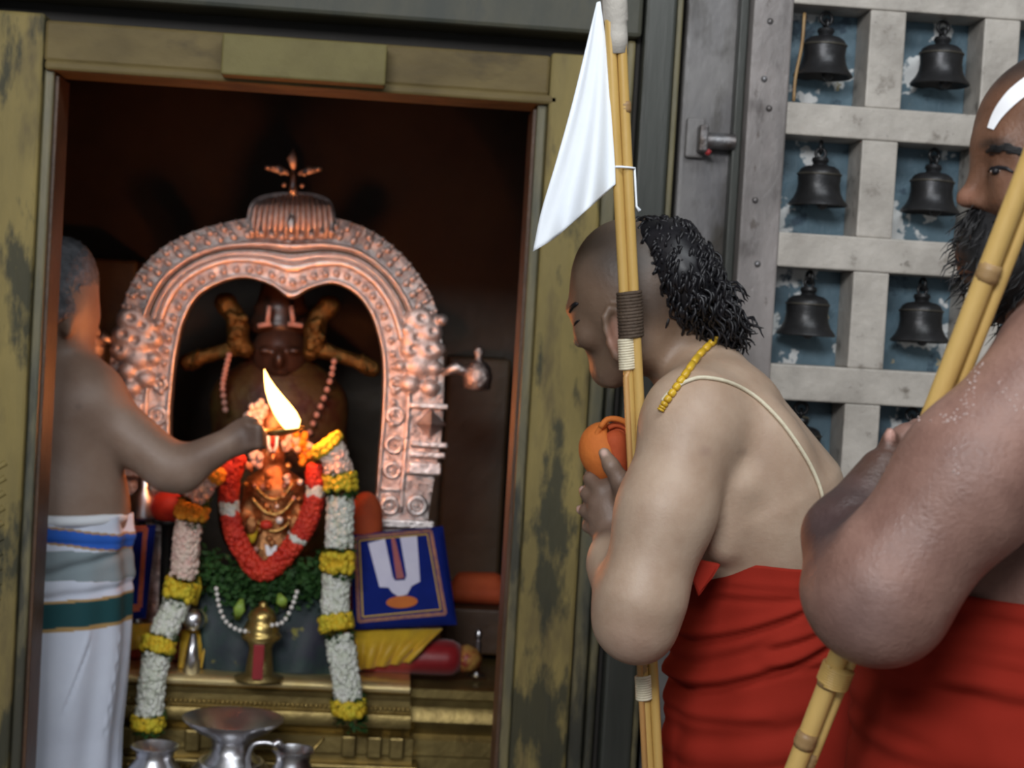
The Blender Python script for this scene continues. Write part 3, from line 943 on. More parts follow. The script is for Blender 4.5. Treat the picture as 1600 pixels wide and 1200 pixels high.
    cr = [line((1060, 1040), (1255, 955), 2.29, 0.008, 0.005), (line((1050, 1118), (1300, 1010), 2.29, 0.009, 0.006)), line((1060, 1075), (1190, 1010), 2.29, 0.003, 0.006),
          line((1110, 945), (1250, 935), 2.29, 0.003, 0.005), line((1120, 925), (1260, 922), 2.29, 0.002, 0.004), line((1200, 1015), (1300, 985), 2.29, 0.005, 0.005), line((1060, 1150), (1200, 1130), 2.29, 0.003, 0.006), line((1060, 1180), (1280, 1120), 2.29, 0.004, 0.012), line((1190, 1045), (1320, 1040), 2.29, 0.004, 0.006),
          line((1060, 1110), (1150, 1085), 2.29, 0.003, 0.006), line((1060, 1230), (1260, 1185), 2.29, 0.004, 0.01)]
    zt_ = g(1170, 884, 2.29).z
    skirt('waist_cloth', MT['red_cloth'], root, lambda z: (cx.x + 0.006, Y), w(146), 0.182, zt_, 0.05, cr, flare=0.10, pleat=0.003, seed=4, topslope=0.0, bulge=0.004)
    t = MB()
    k = [g(1078, 872, 2.285), g(1128, 882, 2.285), g(1112, 905, 2.272), g(1092, 935, 2.272), g(1082, 905, 2.272)]
    t.prism([k[0], k[1], k[2], k[3], k[4]], 0.012)
    t.build('tucked_fold', MT['red_cloth'], root, False, 0.004)
    return root


# ------------------------------------------------------------------ the bearded man close to the camera
def bearded_man():
    Y = 1.60
    root = thing('person', 'bearded man with white forehead mark and red waist cloth standing nearest, elbow bent', 'person', (P(1600, 900, Y).x, Y, 0))
    g = lambda x, y, yy=Y: P(x, y, yy)
    w = lambda px, yy=Y: m(px, yy)
    b = Body(0.0036)
    # trunk
    b.cap(g(1606, 1010), g(1624, 900), 0.140, 0.138, 0.04, (1, 1.2, 1))
    b.cap(g(1640, 900), g(1720, 650), 0.140, 0.115, 0.05, (1, 1.35, 1))
    b.cap(g(1740, 560), g(1690, 560, 1.47), 0.075, 0.065, 0.06)
    b.cap(g(1740, 560), g(1720, 560, 1.75), 0.075, 0.065, 0.06)
    # near arm
    Ya = 1.41
    b.sph(g(1690, 600, 1.44), w(132, Ya), 0.05)
    b.cap(g(1662, 582, Ya), g(1524, 742, Ya - 0.015), w(112, Ya), w(112, Ya), 0.03)
    b.cap(g(1524, 742, Ya - 0.015), g(1388, 908, Ya - 0.01), w(112, Ya), w(104, Ya), 0.03)
    b.cap(g(1388, 908, Ya - 0.01), g(1354, 934, Ya), w(103, Ya), w(96, Ya), 0.02)
    b.ell(g(1372, 955, Ya - 0.01), (w(88, Ya), 0.045, w(72, Ya)), 0.03, rot_img(40))
    b.cap(g(1340, 910, Ya + 0.02), g(1322, 838, Ya + 0.06), w(92, Ya), w(70, Ya), 0.014)
    b.cap(g(1322, 838, Ya + 0.06), g(1378, 738, Ya + 0.10), w(68, Ya), w(42, Ya), 0.014)
    # hand gripping the staff
    Yh = Ya + 0.12
    b.ell(g(1410, 705, Yh), (w(34, Yh), 0.022, w(48, Yh)), 0.016, rot_img(25))
    b.chain([g(1395, 722, Yh), g(1388, 700, Yh - 0.012), g(1391, 679, Yh - 0.018)], [w(17, Yh), w(14, Yh), w(12, Yh)], 0.005)
    for i, (ax_, ay_) in enumerate(((1425, 668), (1440, 688), (1452, 708), (1462, 728))):
        b.chain([g(ax_ - 15, ay_ + 12, Yh), g(ax_ + 8, ay_ - 2, Yh + 0.018), g(ax_ + 28, ay_ + 4, Yh + 0.036)], [w(15, Yh), w(13, Yh), w(11, Yh)], 0.004)
    # far arm
    b.cap(g(1700, 590, 1.80), g(1520, 900, 1.86), 0.062, 0.05, 0.03)
    b.cap(g(1520, 900, 1.86), g(1450, 740, 1.68), 0.048, 0.027, 0.02)
    b.ell(g(1440, 710, 1.66), (0.02, 0.018, 0.035), 0.015)
    # neck, head (profile, looking left)
    Yf = 1.52
    b.cap(g(1740, 580, 1.58), g(1690, 420, Yf + 0.02), 0.066, 0.06, 0.04)
    b.ell(g(1712, 235, Yf), (w(168, Yf), 0.076, w(178, Yf)), 0.02)
    b.ell(g(1618, 205, Yf), (w(85, Yf), 0.062, w(95, Yf)), 0.04)
    b.cap(g(1618, 290, Yf), g(1612, 380, Yf), w(92, Yf), w(72, Yf), 0.03, (1, 1.05, 1))
    b.sph(g(1575, 430, Yf), w(52, Yf), 0.03)
    b.cap(g(1700, 400, Yf - 0.035), g(1590, 430, Yf - 0.015), w(40, Yf), w(36, Yf), 0.03)
    b.cap(g(1551, 226, Yf), g(1570, 224, Yf - 0.034), w(15, Yf), w(16, Yf), 0.02)      # brow ridge
    b.cap(g(1551, 226, Yf), g(1570, 224, Yf + 0.034), w(15, Yf), w(16, Yf), 0.02)
    b.cap(g(1545, 250, Yf), g(1512, 304, Yf), w(10, Yf), w(12, Yf), 0.014)              # nose
    b.sph(g(1508, 311, Yf), w(14, Yf), 0.008)
    b.ell(g(1532, 316, Yf - 0.013), (w(18, Yf), 0.010, w(13, Yf)), 0.01)
    b.ell(g(1532, 316, Yf + 0.013), (w(18, Yf), 0.010, w(13, Yf)), 0.01)
    b.ell(g(1522, 326, Yf - 0.011), (w(8, Yf), 0.005, w(5, Yf)), 0.004, op='s')
    b.ell(g(1555, 266, Yf - 0.036), (w(20, Yf), 0.016, w(15, Yf)), 0.014, op='s')       # eye sockets
    b.ell(g(1555, 266, Yf + 0.036), (w(20, Yf), 0.016, w(15, Yf)), 0.014, op='s')
    b.sph(g(1568, 267, Yf - 0.030), 0.0125, 0.004)                                       # eye balls under lids
    b.sph(g(1568, 267, Yf + 0.030), 0.0125, 0.004)
    b.ell(g(1600, 310, Yf - 0.045), (w(42, Yf), 0.02, w(30, Yf)), 0.03)                  # cheek
    b.ell(g(1528, 362, Yf), (w(14, Yf), 0.022, w(9, Yf)), 0.012)                         # lips
    b.ell(g(1532, 380, Yf), (w(14, Yf), 0.02, w(9, Yf)), 0.012)
    # ear
    b.ell(g(1742, 290, Yf - 0.078), (w(30, Yf), 0.010, w(58, Yf)), 0.008, rot_img(-8))
    b.ell(g(1738, 285, Yf - 0.089), (w(14, Yf), 0.010, w(32, Yf)), 0.006, rot_img(-8), op='s')
    # legs
    hx = g(1620, 1080)
    for s_ in (-1, 1):
        hp = Vector((hx.x + 0.02, Y + 0.095 * s_, 0.90)); kn = Vector((hx.x + 0.0, Y + 0.10 * s_, 0.48)); an = Vector((hx.x + 0.03, Y + 0.10 * s_, 0.085))
        b.cap(hp, kn, 0.09, 0.06, 0.03); b.cap(kn, an, 0.056, 0.037, 0.03)
        b.cap(an + Vector((0.02, 0, -0.045)), an + Vector((-0.16, 0, -0.056)), 0.036, 0.026, 0.02, (1, 1.2, 1))
    b.cap(Vector((hx.x, Y, 1.05)), Vector((hx.x, Y, 0.90)), 0.12, 0.09, 0.05, (1, 1.25, 1))
    blobs = [(g(1300, 860, Ya + 0.02), 0.050, (0.095, 0.058, 0.055), 0.80, 0.45),     # hairy forearm
             (g(1312, 812, Ya + 0.04), 0.050, (0.070, 0.044, 0.044), 0.85, 0.45),
             (g(1342, 770, Ya + 0.06), 0.045, (0.075, 0.045, 0.042), 0.85, 0.45),
             (g(1382, 727, Ya + 0.09), 0.045, (0.095, 0.052, 0.038), 0.85, 0.45),
             (g(1391, 678, Yh - 0.03), 0.013, (0.60, 0.34, 0.28), 0.9, 0.4),
             (g(1660, 280, Yf), (0.14, 0.15, 0.16), (0.175, 0.085, 0.048), 0.9, 0.25),              # face
             (g(1511, 312, Yf), (0.02, 0.03, 0.016), (0.32, 0.15, 0.10), 0.7, 0.8),
             (g(1557, 226, Yf - 0.03), (0.022, 0.03, 0.009), (0.03, 0.02, 0.016), 0.85, 0.7),
             (g(1557, 270, Yf - 0.03), (0.022, 0.03, 0.012), (0.07, 0.035, 0.022), 0.7, 0.9),
             (g(1700, 90, Yf), (0.16, 0.12, 0.06), (0.03, 0.026, 0.024), 0.85, 0.5),
             (g(1350, 960, Ya - 0.05), (0.05, 0.05, 0.05), (0.19, 0.125, 0.115), 0.6, 0.9)]
    sk, v, bvh = make_skin('body', b, root, MT['skin_oily'], (0.275, 0.155, 0.122), blobs)
    # white forehead mark following the brow
    t = MB()
    for off in (0.0,):
        q = catmull([(1604, 118), (1588, 130), (1572, 144), (1558, 162), (1548, 180), (1541, 200)], 16)
        wd = np.interp(np.linspace(0, 1, 16), [0, 0.3, 1], [34, 28, 10])
        vv, ff = [], []
        for (x_, y_), ww in zip(q, wd):
            row = [hit(bvh, x_ + ww * k / 4 + 3, y_ + ww * 0.35 * k / 4, 0.0012) for k in range(5)]
            vv.append(row)
        flat, n_ = [], 0
        rows = []
        for r in vv:
            ok = [p for p in r if p is not None]
            if len(ok) >= 2: rows.append([ok[0]] * (5 - len(ok)) + ok)
        for r in rows: flat += r
        for i in range(len(rows) - 1):
            for k in range(4): ff.append((i * 5 + k, i * 5 + k + 1, i * 5 + 6 + k, i * 5 + 5 + k))
        t.add(flat, ff)
    o = t.build('forehead_mark', MT['white_paint'], root)
    # eye
    eh = hit(bvh, 1560, 268, 0.0)
    dk = bpy.data.materials.get('sclera') or mat('sclera', (0.42, 0.36, 0.32), None, 1, 0.2)
    t = MB(); t.sphere(eh + Vector((0.001, 0.004, 0)), (0.0070, 0.0055, 0.0026), 14, 8); t.build('eye', dk, root)
    t = MB(); t.sphere(eh + Vector((-0.0022, 0.0012, 0)), (0.0036, 0.0045, 0.0029), 12, 8); t.build('iris', MT['hair'], root)
    lp_ = [q_ for q_ in (hit(bvh, x_, y_, 0.0008) for x_, y_ in ((1545, 268), (1551, 264), (1561, 262), (1573, 264), (1584, 270))) if q_ is not None]
    t = MB(); t.tube(lp_, [w(1.5)] + [w(3.2)] * (len(lp_) - 2) + [w(1.5)], 8); t.build('eyelash', MT['hair'], root)
    r_ = random.Random(31)
    t = MB()
    for i in range(170):
        u_ = r_.random()
        x_ = 1540 + 68 * u_; y_ = 243 - 16 * math.sin(math.pi * min(1, 0.15 + u_ * 0.75)) + 10 * u_ + r_.gauss(0, 3.2)
        h0, h1 = hit(bvh, x_, y_, 0.0004), hit(bvh, x_ + 11, y_ - 1 + 4 * u_, 0.0018)
        if h0 is None or h1 is None: continue
        t.tube([h0, (h0 + h1) / 2 + Vector((0, -0.0006, 0)), h1], [0.0006, 0.0006, 0.0002], 4, False)
    t.build('eyebrow', MT['beard'], root)
    r_ = random.Random(8)
    # pale flecks scattered on the upper arm
    t = MB()
    for (xa, ya, xb, yb, n_) in ((1532, 565, 1505, 640, 34), (1440, 655, 1512, 650, 26), (1500, 690, 1480, 760, 10), (1560, 600, 1600, 640, 12)):
        for k in range(n_):
            u_ = r_.random()
            h0 = hit(bvh, xa + (xb - xa) * u_ + r_.gauss(0, 5), ya + (yb - ya) * u_ + r_.gauss(0, 5), 0.0)
            if h0 is None or h0.y > 1.5: continue
            t.sphere(h0, (r_.uniform(.0004, .0016), 0.0005, r_.uniform(.0004, .0012)), 6, 4)
    t.build('pale_flecks', MT['pale_fleck'], root)['kind'] = 'stuff'
    # beard: mass plus strands
    hb = Body(0.005)
    hb.cap(g(1570, 352, Yf - 0.03), g(1545, 345, Yf), w(16, Yf), w(26, Yf), 0.012)
    hb.cap(g(1535, 352, Yf), g(1540, 410, Yf), w(22, Yf), w(34, Yf), 0.02, (1, 1.3, 1))
    hb.cap(g(1550, 395, Yf), g(1570, 468, Yf), w(50, Yf), w(40, Yf), 0.02, (1, 1.5, 1))
    hb.cap(g(1690, 330, Yf - 0.062), g(1640, 410, Yf - 0.05), w(22, Yf), w(34, Yf), 0.02)
    hb.cap(g(1640, 410, Yf - 0.05), g(1575, 430, Yf - 0.03), w(36, Yf), w(42, Yf), 0.02)
    hv, hf = hb.solve()
    bm = MB(); bm.v = [tuple(q) for q in hv]; bm.f = [tuple(int(i) for i in q) for q in hf]
    r_ = random.Random(11)
    for i in range(520):
        j = r_.randrange(len(hv))
        p = Vector(hv[j])
        d = (Vector((-0.55, -0.35, -0.75)) + Vector((r_.uniform(-.6, .3), r_.uniform(-.6, .4), r_.uniform(-.4, .35)))).normalized()
        c_ = Vector((r_.uniform(-1, 1), r_.uniform(-1, 1), r_.uniform(-1, 1))) * 0.005
        L_ = r_.uniform(0.012, 0.03)
        bm.tube([p - d * 0.004, p + d * L_ * 0.5 + c_, p + d * L_], [0.0008, 0.0007, 0.0002], 4)
    o = bm.build('beard', MT['beard'], root)
    # waist cloth
    cx = g(1592, 1100, Y)
    Yn = Y - 0.17
    cr = [line((1480, 965), (1640, 990), Yn, 0.004, 0.006), line((1420, 1040), (1640, 1060), Yn, 0.004, 0.006), line((1340, 1130), (1560, 1095), Yn, 0.005, 0.008),
          line((1300, 1150), (1420, 1165), Yn, 0.004, 0.006), line((1500, 1105), (1650, 1110), Yn, 0.006, 0.008), line((1480, 1020), (1640, 1030), Yn, 0.003, 0.006),
          line((1290, 1165), (1500, 1195), Yn, 0.004, 0.008), line((1290, 1110), (1400, 1150), Yn, 0.003, 0.006), line((1300, 1240), (1600, 1230), Yn, 0.005, 0.01)]
    zt_ = g(1560, 944, Yn).z
    skirt('waist_cloth', MT['red_cloth'], root, lambda z: (cx.x + 0.02, Y), 0.170, 0.195, zt_, 0.05, cr, flare=0.12, pleat=0.004, seed=9, bulge=0.004, taper=0.02)
    return root


# ------------------------------------------------------------------ the officiating priest inside the shrine
def priest():
    Y = 3.42
    root = thing('person', 'grey-haired priest with bare back and white striped waist cloth waving a flame', 'person', (P(110, 900, Y).x, Y, 0))
    g = lambda x, y, yy=Y: P(x, y, yy)
    w = lambda px, yy=Y: m(px, yy)
    b = Body(0.005)
    b.cap(g(76, 890), g(82, 800), w(104), w(108), 0.04, (1, 0.85, 1))
    b.cap(g(82, 790), g(76, 660), w(108), w(104), 0.05, (1, 0.85, 1))
    b.cap(g(60, 620), g(128, 622), w(60), w(56), 0.05)
    b.cap(g(92, 590), g(98, 540), w(46), w(42), 0.04)
    b.cap(g(60, 620), g(0, 650), w(55), w(46), 0.04)
    # head turned towards the idol
    b.ell(g(98, 462), (w(54), 0.088, w(86)), 0.02)
    b.cap(g(118, 500, 3.450), g(122, 545, 3.470), w(34), w(22), 0.03)
    b.cap(g(143, 500, 3.490), g(150, 520, 3.500), w(6), w(8), 0.015)
    b.ell(g(106, 505, 3.355), (w(10), 0.014, w(22)), 0.008)
    # arm with the lamp
    b.sph(g(138, 625, 3.400), w(52), 0.04)
    b.cap(g(150, 640, 3.400), g(262, 728, 3.380), w(46), w(37), 0.03)
    b.cap(g(262, 728, 3.380), g(284, 735, 3.380), w(36), w(33), 0.02)
    b.cap(g(284, 732, 3.380), g(358, 692, 3.400), w(33), w(23), 0.02)
    b.ell(g(380, 682, 3.405), (w(28), 0.024, w(28)), 0.015)
    for i in range(4):
        b.chain([g(384, 664 + 11 * i, 3.390), g(404, 668 + 9 * i, 3.382), g(410, 676 + 7 * i, 3.402), g(398, 680 + 6 * i, 3.415)], [w(7.5), w(7), w(6.5), w(6)], 0.003)
    b.chain([g(372, 668, 3.410), g(386, 657, 3.402), g(400, 660, 3.402)], [w(10), w(8), w(6.5)], 0.005)
    # other arm, out of sight
    b.cap(g(0, 650), g(-40, 760, 3.380), w(42), w(36), 0.03); b.cap(g(-40, 760, 3.380), g(20, 720, 3.580), w(33), w(24), 0.02)
    b.ell(g(35, 712, 3.620), (0.02, 0.035, 0.02), 0.015)
    hx = g(66, 950)
    for s_ in (-1, 1):
        hp = Vector((hx.x + 0.07 * s_, Y, 0.90)); kn = Vector((hx.x + 0.08 * s_, Y, 0.48)); an = Vector((hx.x + 0.085 * s_, Y, 0.085))
        b.cap(hp, kn, 0.08, 0.058, 0.03); b.cap(kn, an, 0.054, 0.036, 0.03)
        b.cap(an + Vector((0, -0.02, -0.045)), an + Vector((0.03, 0.14, -0.056)), 0.036, 0.026, 0.02)
    b.cap(Vector((hx.x, Y, 1.0)), Vector((hx.x, Y, 0.90)), 0.12, 0.10, 0.05)
    # light and shade painted into the skin colour
    blobs = [(g(395, 680, 3.400), (0.07, 0.06, 0.05), (0.11, 0.065, 0.05), 0.85, 0.7),  # dark of the hand backlit by the flame
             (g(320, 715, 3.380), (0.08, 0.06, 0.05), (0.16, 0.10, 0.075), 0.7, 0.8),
             (g(127, 634, 3.350), (0.013, 0.06, 0.012), (0.11, 0.07, 0.055), 0.8, 0.9),  # painted shade of the crease under the shoulder blade
             (g(120, 510, 3.5), (0.05, 0.12, 0.08), (0.36, 0.18, 0.13), 0.5, 0.6)]  # painted pink of the flame-lit cheek
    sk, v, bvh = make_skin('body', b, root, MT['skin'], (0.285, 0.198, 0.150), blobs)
    hb = Body(0.005)
    hb.ell(g(94, 440), (w(57), 0.092, w(70)), 0.02)
    hb.ell(g(84, 490, 3.380), (w(40), 0.06, w(40)), 0.03)
    hb.ell(g(128, 530, 3.50), (w(40), 0.2, w(48)), 0.015, op='s')
    hv, hf = hb.solve(); hv = relax(hv, hf, 2)
    rr = np.random.RandomState(5)
    hv = hv + rr.normal(0, 0.0012, hv.shape)
    link_mesh('hair', hv, hf, MT['hair_grey'], root)
    # striped waist cloth
    Yf = Y - 0.14
    zz = lambda y, x=120: P(x, y, Yf).z
    z_blue = (zz(822), zz(843)); z_teal = (zz(945), zz(983)); z_grey = (zz(872), zz(918))
    cxw = g(66, 950).x

    def colf(v):
        col = np.tile(np.array((0.74, 0.80, 0.93)), (len(v), 1))
        dx = (v[:, 0] - cxw)
        zb = v[:, 2] + 0.16 * dx
        zg = v[:, 2] - 0.06 * dx - 0.012 * np.cos(dx * 12)
        zt_ = v[:, 2] - 0.04 * dx
        def band(zv, lo, hi, c):
            k = (zv < lo) & (zv > hi); col[k] = c
        band(zg, z_grey[0], z_grey[1], (0.27, 0.34, 0.37))
        band(zb, z_blue[0] + 0.004, z_blue[1] - 0.004, (0.45, 0.28, 0.12))
        band(zb, z_blue[0], z_blue[1], (0.02, 0.13, 0.60))
        band(zt_, z_teal[0] + 0.005, z_teal[1] - 0.008, (0.50, 0.32, 0.12))
        band(zt_, z_teal[0], z_teal[1], (0.008, 0.075, 0.085))
        return col
    cr = [line((60, 900), (190, 870), Yf, 0.006, 0.010), line((40, 935), (195, 925), Yf, 0.004, 0.008), line((60, 845), (190, 860), Yf, 0.003, 0.006),
          line((95, 1120), (130, 1010), Yf, 0.005, 0.010), line((150, 1180), (168, 1000), Yf, 0.004, 0.010)]
    skirt('waist_cloth', MT['cloth_attr'], root, lambda z: (cxw, Y), w(126), 0.150, zz(812), 0.05, cr, flare=0.02, pleat=0.005, colf=colf, nv=420, seed=3, bulge=0.012)
    t = MB(); t.torus((cxw, Y, zz(816)), w(118), 0.011, None, 40, 8)
    t.build('waist_roll', MT['white_cloth'], root)
    return root


monk = bowed_man()
beard_man = bearded_man()
priest_o = priest()
# ================================================================== STAFFS, FLAG, CLOTH BUNDLE
def bamboo_stick(a, b, r, joints, material, parent, seed):
    r_ = random.Random(seed)
    a, b = Vector(a), Vector(b)
    n = 40
    pts, rad = [], []
    for i in range(n + 1):
        t = i / n
        p = a.lerp(b, t)
        p = p + Vector((math.sin(t * 5 + seed) * 0.0015, math.cos(t * 4 + seed) * 0.0015, 0))
        pts.append(p); rad.append(r * (1 + 0.03 * math.sin(t * 9 + seed)))
    t = MB(); t.tube(pts, rad, 12)
    o = t.build('bamboo_stick', material, parent)
    for j in joints:
        p = a.lerp(b, j); d = (b - a).normalized()
        q = MB(); q.tube([p - d * 0.008, p - d * 0.002, p, p + d * 0.003, p + d * 0.008], [r * 1.02, r * 1.14, r * 1.08, r * 1.16, r * 1.02], 12)
        q.build('joint_ring', MT['node'], o)
    return o


def wrap(name, pts, r, material, parent, turns, rr):
    """helically wound cord round a straight run"""
    a, b = Vector(pts[0]), Vector(pts[1])
    d = (b - a); L_ = d.length; d.normalize()
    u = d.orthogonal().normalized(); w_ = d.cross(u)
    q = MB()
    n = turns * 12
    q.tube([a + d * (L_ * i / n) + (u * math.cos(i * math.pi / 6) + w_ * math.sin(i * math.pi / 6)) * r for i in range(n + 1)], rr, 6)
    q.tube([a, b], r, 14)
    return q.build(name, material, parent)


def on_staff(t, Y0=2.33, dx=0.0):
    """photo pixel row -> point on the flag staff axis"""
    x = 961.0 + (1027.0 - 961.0) * t / 1200.0
    return P(x + dx, t, Y0)


YS = 2.33
foot = on_staff(1200, 2.40)
top = on_staff(-160, YS)
bot = P(1026 + 0.052 * 760, 1960, 2.43)
bot.z = 0.004
st = thing('bamboo_staff', 'upright bundle of bamboo sticks carrying a white flag, held by the bowed man', 'staff', (bot.x, bot.y, 0))
ax0, ax1 = bot, top
dirn = (ax1 - ax0)


def ax(t_row):
    """axis point at the height of photo row t_row"""
    z = on_staff(t_row, 2.36).z
    return ax0 + dirn * ((z - ax0.z) / dirn.z)


for i, (dx, dy, mt_) in enumerate(((-0.0072, -0.004, 'bamboo'), (0.0072, -0.005, 'bamboo'), (0.001, 0.009, 'bamboo_red'))):
    off = Vector((dx, dy, 0))
    bamboo_stick(ax0 + off, ax1 + off, 0.0072, [0.25 + 0.03 * i, 0.47 + 0.05 * i, 0.70 + 0.028 * i, 0.90 - 0.04 * i], MT[mt_], st, i)
b = MB(); b.tube([ax0 + Vector((-0.014, -0.009, 0)), ax(590) + Vector((-0.0115, -0.010, 0)), ax(575) + Vector((-0.006, -0.008, 0))], 0.0045, 8)
b.build('red_stick', MT['bamboo_red'], st)
wrap('thread_binding', (ax(528), ax(456)), 0.0158, MT['thread_brown'], st, 14, 0.003)
wrap('cord_binding', (ax(578) + Vector((-0.008, -0.004, 0)), ax(530) + Vector((-0.008, -0.004, 0))), 0.0105, MT['thread_cream'], st, 12, 0.0022)
wrap('cord_binding', (ax(1098) + Vector((-0.008, -0.006, 0)), ax(1060) + Vector((-0.008, -0.006, 0))), 0.0105, MT['thread_cream'], st, 10, 0.0022)
b = MB()
tp = [ax(88), ax(60), ax(40), ax(36), ax(0), ax(-60), ax(-150)]
b.tube(tp, [0.0150, 0.0158, 0.0155, 0.0175, 0.0175, 0.017, 0.017], 18)
b.build('cloth_sleeve', MT['grey_cloth'], st)
b = MB(); b.torus(ax(264), 0.0168, 0.0016, None, 20, 6)
q = ax(264)
b.tube([q + Vector((0.0155, -0.006, 0)), q + Vector((0.0185, -0.008, -0.03)), q + Vector((0.021, -0.008, -0.052)), q + Vector((0.026, -0.009, -0.058))], [0.0016, 0.0016, 0.0016, 0.0028], 6)
b.build('flag_string', MT['white_cloth'], st)

# white flag: staff edge on the right, falling to a point on the left
fl_r = catmull([(938, 2), (946, 60), (952, 130), (957, 200), (961, 258), (962, 288)], 40)
fl_l = catmull([(932, 4), (915, 75), (893, 165), (868, 255), (846, 330), (833, 393)], 40)
nv_, nu_ = 40, 26
fv = []
for i in range(nv_):
    for j in range(nu_):
        t, u = i / (nv_ - 1), j / (nu_ - 1)
        # bottom edge sags between tip and staff
        lx, ly = fl_l[i]; rx_, ry_ = fl_r[i]
        x_ = lx * (1 - u) + rx_ * u
        y_ = ly * (1 - u) + ry_ * u + 22 * t * t * math.sin(math.pi * u) * (1 - u) * 0.5
        fold = 0.016 * t * math.sin(u * 6.5 + 0.6) + 0.010 * t * math.sin(u * 12 + t * 3)
        fv.append(P(x_, y_, 2.335 + fold * (1 - u ** 6) - 0.01 * (1 - u) * t))
ff = [(i * nu_ + j, i * nu_ + j + 1, (i + 1) * nu_ + j + 1, (i + 1) * nu_ + j) for i in range(nv_ - 1) for j in range(nu_ - 1)]
fo = link_mesh('flag', fv, ff, MT['white_cloth'], None, True, 0, fv[nu_ - 1])
sd = fo.modifiers.new('thick', 'SOLIDIFY'); sd.thickness = 0.0012
tag(fo, 'white triangular cloth flag tied to the upright bamboo staff', 'flag')

# second staff, slanting behind the near arm of the bearded man
sa, sb_ = P(1640, 210, 1.385), P(1238, 1236, 1.525)
d = (sb_ - sa).normalized()
sb_ = sb_ + d * ((0.004 - sb_.z) / d.z)
sa = sa - d * 0.12
s2 = thing('bamboo_staff', 'slanting yellow bamboo staff held by the bearded man', 'staff', (sb_.x, sb_.y, 0))
L2 = (sb_ - sa).length


def t2(px, py):
    z = P(px, py, 1.385 + 0.14 * (py - 210) / 1026.0).z
    return (sa.z - z) / (sa.z - sb_.z)


n2 = Vector((0.80, -0.35, 0.48)).cross(d).normalized(); m2 = d.cross(n2)
for i, (u, w_, r, mt_) in enumerate(((-0.006, 0, 0.0092, 'bamboo'), (0.0095, 0.003, 0.0058, 'bamboo'), (0.001, 0.0125, 0.0065, 'bamboo_red'))):
    off = RIGHT * u - FWD * 0.0 + Vector((0, w_, 0))
    jl = [[t2(1540, 425), t2(1300, 1060), t2(1262, 1155)], [t2(1480, 560) + 0.03, t2(1250, 1190)], [0.5]][i]
    bamboo_stick(sa + off, sb_ + (off if i != 1 else RIGHT * 0.0035 + Vector((0, 0.012, 0))), r, jl, MT[mt_], s2, i + 5)
q = sa.lerp(sb_, t2(1300, 1040)); q1 = sa.lerp(sb_, t2(1292, 1068))
wrap('thread_binding', (q + RIGHT * -0.002, q1 + RIGHT * -0.002), 0.0140, MT['bamboo'], s2, 8, 0.0014)

# orange cloth bundle in the bowed man's hands
cb = thing('cloth_bundle', 'rolled orange cloth bundle held up in the bowed man\'s hands', 'cloth', P(952, 760, 2.43))
b = Body(0.003)
b.ell(P(944, 704, 2.425), (m(40, 2.42), 0.034, m(46, 2.42)), 0.01, rot_img(-14))
b.cap(P(958, 735, 2.425), P(962, 765, 2.425), m(26, 2.42), m(16, 2.42), 0.02)
b.ell(P(968, 676, 2.405), (m(19, 2.42), 0.032, m(20, 2.42)), 0.006, rot_img(-14), op='s')
b.cap(P(932, 668, 2.385), P(934, 745, 2.385), 0.004, 0.006, 0.006, op='s')
v, f = b.solve(); link_mesh('outer_cloth', v, f, MT['orange_cloth'], cb)
for k, pts in enumerate(([(938, 668), (950, 655), (972, 657), (990, 672), (992, 690)], [(930, 700), (934, 676), (946, 662)], [(950, 668), (962, 664), (976, 668), (984, 680)], [(954, 676), (966, 672), (978, 678)])):
    q = MB(); q.tube(pix(pts, 14, 2.398 + 0.006 * k), 0.0042, 8); q.build('cloth_edge', MT['orange_cloth' if k < 2 else 'orange_dark'], cb)
b = Body(0.003)
b.cap(P(962, 690, 2.405), P(966, 750, 2.405), m(19, 2.4), m(15, 2.4), 0.01)
b.cap(P(982, 690, 2.42), P(976, 735, 2.42), m(13, 2.4), m(13, 2.4), 0.01)
v, f = b.solve()
link_mesh('inner_cloth', v, f, MT['orange_dark'], cb)

# ================================================================== INSIDE THE SHRINE
YA = 3.62            # altar front
AD = 0.80            # altar depth
zal = P(450, 1062, YA).z


def mould(name, px0, px1, prof, material, parent, Y0, depth, z_from_px=True):
    """horizontal moulding: prof = [(y_px, forward_m)] swept along x"""
    x0, x1 = P(px0, 1080, Y0).x, P(px1, 1080, Y0).x
    v, f = [], []
    pr = [(Y0 - fo_, P(450, yp, Y0).z) for yp, fo_ in prof]
    pr = [(Y0 + depth, pr[0][1])] + pr + [(Y0 + depth, pr[-1][1])]
    n = len(pr)
    for x in (x0, x1):
        v += [(x, y, z) for y, z in pr]
    f = [(i, i + 1, n + i + 1, n + i) for i in range(n - 1)] + [(n - 1, 0, n, 2 * n - 1), tuple(range(n - 1, -1, -1)), tuple(range(n, 2 * n))]
    q = MB(); q.add(v, f)
    return auto_smooth(q.build(name, material, parent), 35)


al = thing('altar', 'stepped brass altar with beaded mouldings below the idols', 'altar', (P(440, 1080, YA).x, YA, 0))
L0, R0 = 120, 640
mould('top_slab', L0, R0, [(1056, -0.004), (1058, 0.006), (1062, 0.014), (1067, 0.018), (1072, 0.017), (1076, 0.010)], MT['brass_bright'], al, YA, AD)
mould('upper_moulding', L0, R0 + 2, [(1076, 0.0), (1079, 0.006), (1086, 0.004), (1088, -0.006), (1096, -0.006)], MT['brass_dull'], al, YA, AD)
mould('lower_moulding', L0, R0 + 4, [(1096, -0.006), (1108, -0.006), (1110, 0.010), (1120, 0.014), (1130, 0.010), (1134, -0.008), (1146, -0.02)], MT['brass_dull'], al, YA, AD)
mould('frieze_panel', L0, R0 + 10, [(1146, -0.02), (1150, -0.012), (1176, -0.012), (1180, -0.025), (1192, -0.025)], MT['brass_dull'], al, YA, AD)
